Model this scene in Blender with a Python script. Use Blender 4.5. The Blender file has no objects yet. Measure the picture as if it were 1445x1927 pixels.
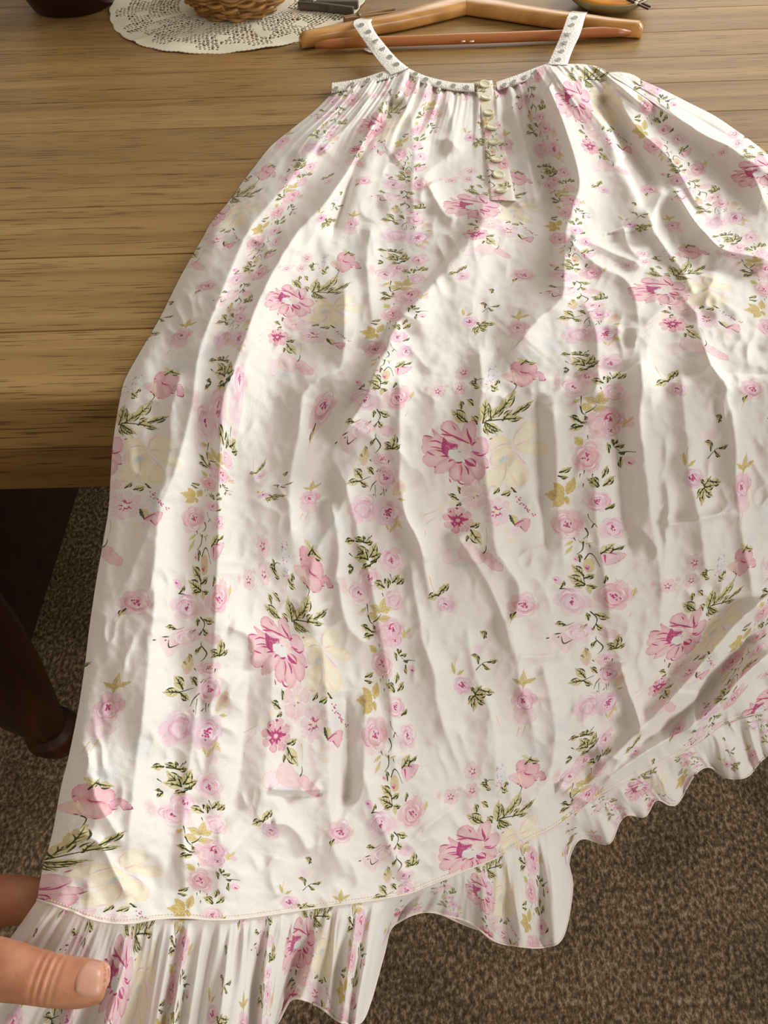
import bpy, bmesh, math, random
import numpy as np
from mathutils import Vector, Matrix
random.seed(3)
sc = bpy.context.scene
COL = sc.collection
# ------------------------------------------------------------------ camera, world, lights, exposure
IMW, IMH, FPX = 1445.0, 1927.0, 1392.0
PITCH, ROLL, YAW = 52.0, -2.4, 1.2
CAM = np.array([0.0, -0.3929, 1.123])
ZT = 0.76                                        # table top; its front edge is y = 0
cam_d = bpy.data.cameras.new('camera'); cam = bpy.data.objects.new('camera', cam_d); COL.objects.link(cam)
cam.matrix_world = Matrix.Translation(CAM) @ Matrix.Rotation(math.radians(YAW), 4, 'Z') @ Matrix.Rotation(math.radians(90-PITCH), 4, 'X') @ Matrix.Rotation(math.radians(ROLL), 4, 'Z')
cam_d.sensor_fit = 'VERTICAL'; cam_d.sensor_height = 24; cam_d.lens = 24*FPX/IMH; cam_d.clip_start = .02
sc.camera = cam
RC = np.array(cam.matrix_world.to_3x3())
wd = bpy.data.worlds.new('room_light'); sc.world = wd; wd.use_nodes = True
wd.node_tree.nodes['Background'].inputs[0].default_value = (1.0, .89, .75, 1); wd.node_tree.nodes['Background'].inputs[1].default_value = .50
def area(name, loc, to, sx, sy, power, col):
    l = bpy.data.lights.new(name, 'AREA'); l.shape = 'RECTANGLE'; l.size = sx; l.size_y = sy; l.energy = power; l.color = col
    o = bpy.data.objects.new(name, l); COL.objects.link(o); o.location = loc
    o.rotation_euler = (Vector(to)-Vector(loc)).to_track_quat('-Z', 'Y').to_euler(); return o
area('window_light', (1.9, 1.35, 1.75), (.1, .1, .7), 1.05, 1.05, 64, (.96, .98, 1.0))
area('far_window_light', (.9, 3.3, 1.9), (.2, .4, .76), 1.6, 1.2, 20, (1.0, .98, .93))
area('front_window_light', (2.0, -1.3, 1.5), (0, -.1, .6), 1.1, 1.1, 34, (.97, .98, 1.0))
vs = sc.view_settings; vs.view_transform = 'Standard'; vs.look = 'None'; vs.gamma = 1; vs.use_curve_mapping = False; vs.exposure = -0.1
sc.cycles.max_bounces = 6
# ------------------------------------------------------------------ helpers
def rays(px, py):
    px = np.asarray(px, float); py = np.asarray(py, float)
    d = np.stack([(px-IMW/2)/FPX, -(py-IMH/2)/FPX, -np.ones_like(px)], -1)
    return d @ RC.T
def at_depth(px, py, t): return CAM+rays(px, py)*np.asarray(t, float)[..., None]
def on_z(px, py, z):
    """point of a height z that the photograph shows at (px, py)"""
    d = rays(px, py); return CAM+d*((z-CAM[2])/d[..., 2])[..., None]
def V3(p): return Vector([float(c) for c in p])
def L(c, g=1.0):                                  # sRGB 0-255 to linear
    r = [(v/255)/12.92 if v/255 <= .04045 else ((v/255+.055)/1.055)**2.4 for v in c]
    return (r[0]*g, r[1]*g, r[2]*g, 1)
def new_mat(name, col=(128, 128, 128), rough=.6, spec=.5, metal=0):
    m = bpy.data.materials.new(name); m.use_nodes = True; b = m.node_tree.nodes['Principled BSDF']
    b.inputs['Base Color'].default_value = L(col); b.inputs['Roughness'].default_value = rough
    b.inputs['Specular IOR Level'].default_value = spec; b.inputs['Metallic'].default_value = metal
    return m, m.node_tree, b
def nd(nt, typ, **kw):
    n = nt.nodes.new(typ)
    for k, v in kw.items():
        if k.startswith('i_'):
            n.inputs[int(k[2:]) if k[2:].isdigit() else k[2:].replace('_', ' ')].default_value = v
        else: setattr(n, k, v)
    return n
def ramp(nt, stops):
    r = nt.nodes.new('ShaderNodeValToRGB'); e = r.color_ramp.elements
    while len(e) < len(stops): e.new(.5)
    for k, (p, c) in enumerate(stops): e[k].position = p; e[k].color = L(c)
    return r
def add_bump(nt, b, src, strength=.3, dist=.001):
    bp = nd(nt, 'ShaderNodeBump'); bp.inputs['Strength'].default_value = strength; bp.inputs['Distance'].default_value = dist
    nt.links.new(src, bp.inputs['Height']); nt.links.new(bp.outputs[0], b.inputs['Normal'])
def coords(nt, scale, which='Object'):
    tc = nd(nt, 'ShaderNodeTexCoord'); mp = nd(nt, 'ShaderNodeMapping'); mp.inputs['Scale'].default_value = scale
    nt.links.new(tc.outputs[which], mp.inputs[0]); return mp.outputs[0]
def obj(name, me, mat, parent=None, smooth=True):
    if isinstance(me, bmesh.types.BMesh):
        bm = me; me = bpy.data.meshes.new(name); bm.to_mesh(me); bm.free()
    o = bpy.data.objects.new(name, me); COL.objects.link(o)
    if mat and not me.materials: me.materials.append(mat)
    if smooth: me.polygons.foreach_set('use_smooth', [True]*len(me.polygons))
    if parent: o.parent = parent; o.matrix_parent_inverse = Matrix.Identity(4); o.matrix_basis = parent.matrix_world.inverted() if False else Matrix.Translation(-parent.location)
    return o
def tag(o, label, cat, group=None):
    o['label'] = label; o['category'] = cat
    if group: o['group'] = group
    return o
def thing(name, loc, label, cat, group=None):
    o = bpy.data.objects.new(name, None); COL.objects.link(o); o.location = V3(loc); o.empty_display_size = .02
    return tag(o, label, cat, group)
def bm_box(bm, x0, x1, y0, y1, z0, z1, bev=0.0, seg=2):
    r = bmesh.ops.create_cube(bm, size=1); vs_ = r['verts']
    for v in vs_: v.co = Vector((x0 if v.co.x < 0 else x1, y0 if v.co.y < 0 else y1, z0 if v.co.z < 0 else z1))
    if bev:
        es = list({e for v in vs_ for e in v.link_edges}); bmesh.ops.bevel(bm, geom=es, offset=bev, segments=seg, affect='EDGES', profile=.6)
def bm_tube(bm, pts, rad, n=8, closed=False, caps=True, flat=1.0):
    """sweep a round or flattened section along points"""
    pts = [Vector(p) for p in pts]; m = len(pts); rings = []
    rad = rad if hasattr(rad, '__len__') else [rad]*m
    for i, p in enumerate(pts):
        a = pts[(i-1) % m] if closed or i > 0 else p; b = pts[(i+1) % m] if closed or i < m-1 else p
        t = (b-a).normalized(); up = Vector((0, 0, 1)) if abs(t.z) < .95 else Vector((0, 1, 0))
        s = t.cross(up).normalized(); u = s.cross(t)
        rings.append([bm.verts.new(p+s*math.cos(2*math.pi*k/n)*rad[i]+u*math.sin(2*math.pi*k/n)*rad[i]*flat) for k in range(n)])
    for i in range(m if closed else m-1):
        A, B = rings[i], rings[(i+1) % m]
        for k in range(n): bm.faces.new((A[k], A[(k+1) % n], B[(k+1) % n], B[k]))
    if caps and not closed: bm.faces.new(rings[0][::-1]); bm.faces.new(rings[-1])
def bm_lathe(bm, prof, cx, cy, cz, n=40):
    rings = []
    for r, z in prof: rings.append([bm.verts.new((cx+r*math.cos(2*math.pi*k/n), cy+r*math.sin(2*math.pi*k/n), cz+z)) for k in range(n)] if r > 1e-6 else [bm.verts.new((cx, cy, cz+z))])
    for A, B in zip(rings[:-1], rings[1:]):
        for k in range(n):
            k2 = (k+1) % n
            if len(A) == 1 and len(B) == 1: continue
            if len(A) == 1: bm.faces.new((A[0], B[k2], B[k]))
            elif len(B) == 1: bm.faces.new((A[k], A[k2], B[0]))
            else: bm.faces.new((A[k], A[k2], B[k2], B[k]))
def grid_mesh(name, P, uv=None, keep=None):
    nv, nu = P.shape[:2]; me = bpy.data.meshes.new(name)
    idx = np.arange(nv*nu).reshape(nv, nu)
    q = np.stack([idx[:-1, :-1], idx[1:, :-1], idx[1:, 1:], idx[:-1, 1:]], -1).reshape(-1, 4)
    if keep is not None: q = q[keep.reshape(-1)]
    me.vertices.add(nv*nu); me.vertices.foreach_set('co', P.reshape(-1).astype(np.float32))
    me.loops.add(q.size); me.loops.foreach_set('vertex_index', q.reshape(-1).astype(np.int32))
    me.polygons.add(len(q)); me.polygons.foreach_set('loop_start', (np.arange(len(q))*4).astype(np.int32))
    me.update(calc_edges=True)
    if uv is not None:
        l = me.uv_layers.new(name='UVMap'); l.data.foreach_set('uv', uv.reshape(-1, 2)[q.reshape(-1)].reshape(-1).astype(np.float32))
    me.validate(); return me
def resample(P, n):
    P = np.array(P, float); s = np.r_[0, np.cumsum(np.hypot(*np.diff(P[:, :2], axis=0).T))]; t = np.linspace(0, s[-1], n)
    return np.stack([np.interp(t, s, P[:, k]) for k in range(P.shape[1])], -1)
def crom(P, n=8):
    P = np.array(P, float); out = []
    for i in range(len(P)-1):
        p0, p1, p2, p3 = P[max(i-1, 0)], P[i], P[i+1], P[min(i+2, len(P)-1)]
        for k in range(n):
            t = k/n; out.append(.5*((2*p1)+(-p0+p2)*t+(2*p0-5*p1+4*p2-p3)*t*t+(-p0+3*p1-3*p2+p3)*t**3))
    out.append(P[-1]); return np.array(out)
# ------------------------------------------------------------------ materials of the setting and the table
def carpet_mat():
    m, nt, b = new_mat('carpet', rough=.95, spec=.1)
    co = coords(nt, (1, 1, 1)); n1 = nd(nt, 'ShaderNodeTexNoise', i_Scale=125.0, i_Detail=4.0, i_Roughness=.65); n2 = nd(nt, 'ShaderNodeTexNoise', i_Scale=9.0, i_Detail=3.0)
    mp = coords(nt, (1.5, 1.0, 1)); nt.links.new(mp, n1.inputs['Vector']); nt.links.new(co, n2.inputs['Vector'])
    r = ramp(nt, [(.36, (84, 68, 50)), (.5, (124, 104, 77)), (.64, (184, 162, 130))]); nt.links.new(n1.outputs[0], r.inputs[0])
    r2 = ramp(nt, [(.3, (190, 190, 190)), (.7, (255, 255, 255))]); nt.links.new(n2.outputs[0], r2.inputs[0])
    mx = nd(nt, 'ShaderNodeMix', data_type='RGBA', blend_type='MULTIPLY'); mx.inputs[0].default_value = 1
    nt.links.new(r.outputs[0], mx.inputs[6]); nt.links.new(r2.outputs[0], mx.inputs[7]); nt.links.new(mx.outputs[2], b.inputs['Base Color'])
    add_bump(nt, b, n1.outputs[0], 1.0, .006); return m
def wood_mat(name, dark, mid, light, rough=.42, scale=1.0, axis='X', pores=True, spec=.4, var=True):
    m, nt, b = new_mat(name, rough=rough, spec=spec)
    s = (1.6, 26, 26) if axis == 'X' else ((26, 1.6, 26) if axis == 'Y' else (26, 26, 1.6))
    s = tuple(v*scale for v in s); co = coords(nt, s)
    oi = nd(nt, 'ShaderNodeObjectInfo'); ad = nd(nt, 'ShaderNodeVectorMath', operation='MULTIPLY_ADD'); nt.links.new(oi.outputs['Random'], ad.inputs[0]); ad.inputs[1].default_value = (37, 51, 23); nt.links.new(co, ad.inputs[2])
    n1 = nd(nt, 'ShaderNodeTexNoise', i_Scale=1.0, i_Detail=5.0, i_Roughness=.6, i_Distortion=.7); nt.links.new(ad.outputs[0], n1.inputs['Vector'])
    r = ramp(nt, [(.3, dark), (.5, mid), (.7, light)]); nt.links.new(n1.outputs[0], r.inputs[0])
    # open pores: short dark dashes along the grain
    sc2 = nd(nt, 'ShaderNodeVectorMath', operation='MULTIPLY'); nt.links.new(ad.outputs[0], sc2.inputs[0]); sc2.inputs[1].default_value = tuple(14 if (axis == a) else 22 for a in 'XYZ')
    n2 = nd(nt, 'ShaderNodeTexNoise', i_Scale=1.0, i_Detail=2.0); nt.links.new(sc2.outputs[0], n2.inputs['Vector'])
    r2 = ramp(nt, [(.30, (120, 100, 80)), (.43, (255, 255, 255))]); nt.links.new(n2.outputs[0], r2.inputs[0])
    mx = nd(nt, 'ShaderNodeMix', data_type='RGBA', blend_type='MULTIPLY'); mx.inputs[0].default_value = .8 if pores else .15
    nt.links.new(r.outputs[0], mx.inputs[6]); nt.links.new(r2.outputs[0], mx.inputs[7])
    # broad growth rings
    w = nd(nt, 'ShaderNodeTexWave', wave_type='BANDS', bands_direction='Y' if axis == 'X' else 'X'); w.inputs['Scale'].default_value = .32; w.inputs['Distortion'].default_value = 7; w.inputs['Detail'].default_value = 3; w.inputs['Detail Scale'].default_value = .6
    nt.links.new(ad.outputs[0], w.inputs['Vector']); r3 = ramp(nt, [(0, (222, 214, 204)), (.35, (255, 255, 255))]); nt.links.new(w.outputs[0], r3.inputs[0])
    mx2 = nd(nt, 'ShaderNodeMix', data_type='RGBA', blend_type='MULTIPLY'); mx2.inputs[0].default_value = .55; nt.links.new(mx.outputs[2], mx2.inputs[6]); nt.links.new(r3.outputs[0], mx2.inputs[7])
    hs = nd(nt, 'ShaderNodeHueSaturation'); mr = nd(nt, 'ShaderNodeMapRange'); nt.links.new(oi.outputs['Random'], mr.inputs[0]); mr.inputs[3].default_value = .88 if var else 1; mr.inputs[4].default_value = 1.1 if var else 1
    nt.links.new(mr.outputs[0], hs.inputs['Value']); nt.links.new(mx2.outputs[2], hs.inputs['Color']); nt.links.new(hs.outputs[0], b.inputs['Base Color'])
    add_bump(nt, b, mx2.outputs[2], .12, .0006); return m
OAK = wood_mat('oak', (128, 97, 54), (145, 112, 64), (160, 127, 78), rough=.5, spec=.3)
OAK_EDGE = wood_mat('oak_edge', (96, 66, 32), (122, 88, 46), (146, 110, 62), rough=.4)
MAHOG = wood_mat('dark_stained_wood', (30, 13, 6), (48, 22, 10), (70, 32, 14), rough=.35, axis='Z', pores=False)
# ------------------------------------------------------------------ floor
bm = bmesh.new(); bm_box(bm, -3, 3, -2.5, 3.5, -.02, 0)
fl = obj('floor', bm, carpet_mat(), smooth=False); fl['kind'] = 'structure'; fl['label'] = 'brown flecked carpet under the table'
# ------------------------------------------------------------------ table: planked oak top, board edge, dark turned legs
TX0, TX1, TY1 = -.95, 1.35, 1.12
table = thing('dining_table', (0.2, .5, 0), 'oak plank dining table with dark turned legs, the dress spread over it', 'table')
seams = [0.0, .0795, .1808, .262, .345, .415, .486, .556, .63, .705, .79, .88, .97, TY1]
for k, (a, b_) in enumerate(zip(seams[:-1], seams[1:])):
    bm = bmesh.new(); g = .0006 if k in (1, 2, 6, 9) else .00025
    bm_box(bm, TX0, TX1, a+(g if k else -.0), b_-g, ZT-.05, ZT-(.0002 if k % 3 == 1 else 0), .0009 if k else .0022, 3)
    o = obj('plank', bm, OAK, table, smooth=False)
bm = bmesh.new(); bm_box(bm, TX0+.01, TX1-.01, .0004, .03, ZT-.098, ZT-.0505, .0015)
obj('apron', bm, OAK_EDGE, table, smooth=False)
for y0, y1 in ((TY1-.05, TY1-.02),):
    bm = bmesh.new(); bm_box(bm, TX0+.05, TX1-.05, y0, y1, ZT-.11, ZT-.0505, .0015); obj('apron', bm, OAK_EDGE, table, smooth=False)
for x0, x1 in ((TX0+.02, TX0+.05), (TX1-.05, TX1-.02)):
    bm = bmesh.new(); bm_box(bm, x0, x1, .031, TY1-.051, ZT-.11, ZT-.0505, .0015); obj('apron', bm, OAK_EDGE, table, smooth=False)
prof = [(0, 0), (.022, 0), (.031, .006), (.036, .022), (.040, .040), (.036, .055), (.028, .062), (.0275, .066), (.031, .074), (.031, .085), (.038, .12), (.054, .22), (.065, .32), (.068, .42), (.056, .50), (.040, .525), (.050, .54), (.050, .57), (.055, .58), (.055, ZT-.051), (0, ZT-.051)]
lx, ly = on_z(104, 1400, 0.02)[:2]
LEG = None
for (x, y) in ((lx, ly+.012), (TX1-.12, .07), (lx, TY1-.1), (TX1-.12, TY1-.1)):
    if LEG is None:
        bm = bmesh.new(); bm_lathe(bm, prof, 0, 0, 0, 36); LEG = obj('leg', bm, MAHOG, table); o = LEG
    else:
        o = LEG.copy(); COL.objects.link(o); o.parent = table
    o.matrix_basis = Matrix.Translation(Vector((x, y, 0))-table.location)
    if o is LEG: LEG['label'] = 'dark stained turned leg'
# dark box on the carpet under the table
p0, p1 = on_z(157, 930, 0), on_z(72, 1165, 0)
bx = float((p0[0]+p1[0])/2); print('box', p0, p1)
bm = bmesh.new(); bm_box(bm, bx-.34, bx, ly+.085, float(p0[1])+.05, 0, .36, .02, 4)
DB, dnt, db = new_mat('dark_brown_board', (44, 26, 12), .6, .3)
n = nd(dnt, 'ShaderNodeTexNoise', i_Scale=14.0, i_Detail=4.0); r = ramp(dnt, [(.3, (34, 19, 9)), (.7, (54, 32, 16))]); dnt.links.new(n.outputs[0], r.inputs[0]); dnt.links.new(r.outputs[0], db.inputs['Base Color'])
tag(obj('storage_box', bm, DB), 'plain dark brown box standing on the carpet beneath the table, behind its leg', 'box')
# ------------------------------------------------------------------ floral print of the cloth (drawn stroke by stroke, repeats half-drop)
PW, PH, PS = 840, 750, 2                       # repeat in print units, texels per unit
LW, LH = PW*PS, PH*PS
prng = np.random.RandomState(7)
def fft_noise(h, w, lo, hi, rng, aniso=(1, 1)):
    fy = np.fft.fftfreq(h)[:, None]*aniso[0]; fx = np.fft.rfftfreq(w)[None, :]*aniso[1]
    f = np.sqrt(fx*fx+fy*fy)+1e-9
    filt = np.exp(-(f*lo)**2)*(1-np.exp(-(f*hi)**2))/f**0.6
    n = np.fft.irfft2(np.fft.rfft2(rng.randn(h, w))*filt, s=(h, w))
    return (n-n.mean())/n.std()
NZ1 = fft_noise(LH, LW, 6, 60, prng).astype(np.float32)
NZ2 = fft_noise(LH, LW, 2, 12, prng).astype(np.float32)
LAY = np.zeros((LH, LW, 4), np.float32)
def c255(c): return np.array(c, np.float32)/255
def reg(x0, y0, x1, y1):
    a, b = int(math.floor(x0*PS))-2, int(math.ceil(x1*PS))+3
    c, d = int(math.floor(y0*PS))-2, int(math.ceil(y1*PS))+3
    xs, ys = np.arange(a, b), np.arange(c, d)
    return xs % LW, ys % LH, (xs/PS)[None, :].astype(np.float32), (ys/PS)[:, None].astype(np.float32)
def over(ix, iy, al, col):
    g = np.ix_(iy, ix); L = LAY[g]; al = np.clip(al, 0, 1)[..., None]
    L[..., :3] = L[..., :3]*(1-al)+col*al; L[..., 3:] = L[..., 3:]*(1-al)+al
    LAY[g] = L
def blob(x, y, rx, ry, col, a=.7, soft=.5, ang=0, rough=.12):
    R = max(rx, ry)*1.45
    ix, iy, X, Y = reg(x-R, y-R, x+R, y+R)
    ca, sa = math.cos(ang), math.sin(ang); dx, dy = X-x, Y-y
    q = np.sqrt(((dx*ca+dy*sa)/rx)**2+((-dx*sa+dy*ca)/ry)**2)
    g = np.ix_(iy, ix); q = q+NZ1[g]*rough+NZ2[g]*rough*.4
    al = np.clip((1-q)/soft, 0, 1)*a*(.85+.2*NZ1[g])
    over(ix, iy, al, c255(col))
def seg_d(X, Y, P):
    """distance to polyline and position 0..1 along it"""
    best = np.full(np.broadcast(X, Y).shape, 1e9, np.float32); tt = np.zeros_like(best); n = len(P)-1
    for i in range(n):
        (ax, ay), (bx, by) = P[i], P[i+1]; vx, vy = bx-ax, by-ay; l2 = vx*vx+vy*vy+1e-9
        t = np.clip(((X-ax)*vx+(Y-ay)*vy)/l2, 0, 1)
        d = np.hypot(X-ax-t*vx, Y-ay-t*vy); m = d < best
        best = np.where(m, d, best); tt = np.where(m, (i+t)/n, tt)
    return best, tt
def smooth(P, n=6, closed=False):
    P = [np.array(p, float) for p in P]
    if len(P) < 3 and not closed: return P
    out = []; m = len(P); rng_ = range(m if closed else m-1)
    for i in rng_:
        p0 = P[(i-1) % m] if closed or i > 0 else P[0]; p1 = P[i]; p2 = P[(i+1) % m]
        p3 = P[(i+2) % m] if closed or i+2 < m else P[-1]
        for k in range(n):
            t = k/n
            out.append(.5*((2*p1)+(-p0+p2)*t+(2*p0-5*p1+4*p2-p3)*t*t+(-p0+3*p1-3*p2+p3)*t**3))
    if not closed: out.append(P[-1])
    return out
def stroke(P, w=1.0, col=(60, 66, 34), a=.95, taper=1, w1=None):
    P = smooth(P, 4) if len(P) > 2 else P
    xs = [p[0] for p in P]; ys = [p[1] for p in P]; m = w*1.5+1
    ix, iy, X, Y = reg(min(xs)-m, min(ys)-m, max(xs)+m, max(ys)+m)
    d, t = seg_d(X, Y, P)
    ww = w*(1-.75*t) if taper == 1 else w*(np.sin(np.pi*np.clip(t, .04, .96))*.85+.15)
    g = np.ix_(iy, ix)
    over(ix, iy, np.clip((ww-d)*PS*.9+.5+NZ2[g]*.25, 0, 1)*a, c255(col))
def fill(P, col, a=.8, edge=None, ea=.6, ew=.8, soft=1.0, pale=None):
    P = smooth(P, 5, True); P.append(P[0])
    xs = [p[0] for p in P]; ys = [p[1] for p in P]
    ix, iy, X, Y = reg(min(xs)-3, min(ys)-3, max(xs)+3, max(ys)+3)
    d, _ = seg_d(X, Y, P); ins = np.zeros(d.shape, bool)
    for (ax, ay), (bx, by) in zip(P[:-1], P[1:]):
        if ay == by: continue
        c = ((Y < ay) != (Y < by)) & (X < (bx-ax)*(Y-ay)/(by-ay)+ax); ins ^= c
    g = np.ix_(iy, ix); sd = np.where(ins, d, -d)+NZ2[g]*.28+NZ1[g]*.25
    al = np.clip(sd/soft+.5, 0, 1)
    colr = c255(col)
    over(ix, iy, al*a*(.88+.13*NZ1[g]+.06*NZ2[g]), colr)
    if pale is not None:                       # watercolour: centre of the petal lighter
        over(ix, iy, np.clip((sd-2)/6, 0, 1)*al*.75*(.8+.3*NZ1[g]), c255(pale))
    if edge is not None:
        over(ix, iy, np.clip(1-np.abs(sd-.4)/ew, 0, 1)*ea*(.8+.3*NZ1[g]), c255(edge))
GREEN, OLIVE, GOLD = (48, 54, 26), (206, 194, 134), (208, 186, 122)
MAG, PINK, PALE, ROSE = (178, 62, 112), (230, 176, 192), (243, 220, 226), (219, 146, 160)
def leaf(x0, y0, x1, y1, w=.3, col=OLIVE, dark=GREEN, veins=3, a=.9, side=1, dw=.95):
    dx, dy = x1-x0, y1-y0; L = math.hypot(dx, dy); ux, uy = dx/L, dy/L; nx, ny = -uy, ux
    veins = int(math.ceil(veins*.62)); dw = dw*1.42
    b = w*L; pt = lambda s, o: (x0+ux*L*s+nx*o, y0+uy*L*s+ny*o)
    fill([pt(0, 0), pt(.2, b*.7), pt(.45, b), pt(.7, b*.75), pt(.86, b*.35), pt(1.02, 0), pt(.8, -b*.45), pt(.5, -b*.95), pt(.22, -b*.75)],
         col, a, edge=(182, 168, 98), ea=.5)
    if dark is None:
        stroke([pt(0, 0), pt(.5, b*.08), pt(.9, 0)], .55, (178, 156, 88), .8)
        for s in (.25, .5): stroke([pt(s, 0), pt(s+.2, b*.6)], .4, (178, 156, 88), .6); stroke([pt(s, 0), pt(s+.2, -b*.6)], .4, (178, 156, 88), .6)
        return
    stroke([pt(0, 0), pt(.45, b*.12*side), pt(.88, 0)], dw, dark)
    for k in range(veins):
        s = .15+.6*k/max(1, veins)
        stroke([pt(s, b*.05*side), pt(s+.16, b*.55*side)], dw*.8, dark)
        if k % 2: stroke([pt(s+.05, 0), pt(s+.2, -b*.5*side)], dw*.7, dark)
    stroke([pt(.35, b*1.0*side), pt(.6, b*.95*side), pt(.82, b*.5*side)], dw*.9, dark, taper=0)
def rose(x, y, r, ry=None, rot=0, c1=PINK, c2=PALE, deep=MAG, a=.8, seed=0, tint=None):
    rg = np.random.RandomState(seed+int(x*7+y*3) % 9999); ry = ry or r*.85
    def E(ang, q): return (x+math.cos(ang)*r*q, y+math.sin(ang)*ry*q)
    if tint: blob(x-r*.3, y-ry*.3, r*.8, ry*.75, tint, .6, .7)
    blob(x, y, r*.95, ry*.95, c2, a, .45)
    n = 6
    for k in range(n):
        t = rot+2*math.pi*k/n+rg.uniform(-.2, .2); s = .5
        q = rg.uniform(.92, 1.1)
        fill([E(t-s, .45), E(t-s*1.05, .8*q), E(t-s*.4, 1.02*q), E(t+s*.3, 1.0*q), E(t+s*1.0, .82*q), E(t+s, .45), E(t, .35)],
             c1, a*rg.uniform(.35, .75), edge=c1, ea=.34, ew=1.1, soft=3.2, pale=c2 if rg.rand() < .6 else None)
    for k in range(5):                            # inner petals wrap round the heart
        t = rot+1.3*k+rg.uniform(-.3, .3); q = .62-.07*k
        stroke([E(t-.7, q), E(t-.2, q*1.12), E(t+.4, q*1.05), E(t+.8, q*.85)], r*.07, c1, .75, taper=0)
    blob(x, y+ry*.05, r*.34, ry*.3, c1, .6, .6)
    for k in range(9):                            # light and dark brush marks over the wash
        t = rg.uniform(0, 6.28); q = rg.uniform(.42, .9); w_ = rg.uniform(.35, .6)
        stroke([E(t-w_, q*.93), E(t-w_*.3, q*1.03), E(t+w_*.4, q*1.02), E(t+w_, q*.9)], r*rg.uniform(.035, .07), (250, 240, 240) if k % 2 else (214, 132, 160), .8 if k % 2 else .5, taper=0)
    if deep:
        for k in range(9):
            t = rg.uniform(0, 6.28); q = rg.uniform(.03, .26)
            a0 = E(t, q); a1 = (a0[0]+rg.uniform(-.16, .16)*r, a0[1]+rg.uniform(-.16, .16)*r)
            stroke([a0, ((a0[0]+a1[0])/2+rg.uniform(-1, 1), (a0[1]+a1[1])/2+rg.uniform(-1, 1)), a1], max(.9, r*.05), deep, .9, taper=0)
def bloom(x, y, r, c1=PINK, c2=PALE, deep=MAG, n=6, ry=None, eye=(244, 232, 190), a=.65, rot=.3, heavy=1):
    ry = ry or r*.9; E = lambda ang, q: (x+math.cos(ang)*r*q, y+math.sin(ang)*ry*q)
    for k in range(n):
        t = rot+2*math.pi*k/n; s = math.pi/n*1.05
        fill([E(t, .12), E(t-s*.8, .6), E(t-s*.7, .92), E(t, 1.05), E(t+s*.75, .9), E(t+s*.8, .6)], c1, a*(.55+.3*((k*7) % 3)/2), edge=c1, ea=.8, ew=.8, pale=c2)
        stroke([E(t+.15, .3), E(t+.1, .75)], .6, c1, .6)
    if deep:
        for k in range(int(5*heavy)):
            t = rot+.4+2*math.pi*k/(5*heavy)
            stroke([E(t, .22), E(t+.1, .45)], 1.3*heavy, deep, .85)
    blob(x, y, r*.2, ry*.2, eye, .95, .4)
    if deep: stroke([E(.4, .24), E(1.2, .27), E(2.1, .22)], 1.1, deep, .8, taper=0)
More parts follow.
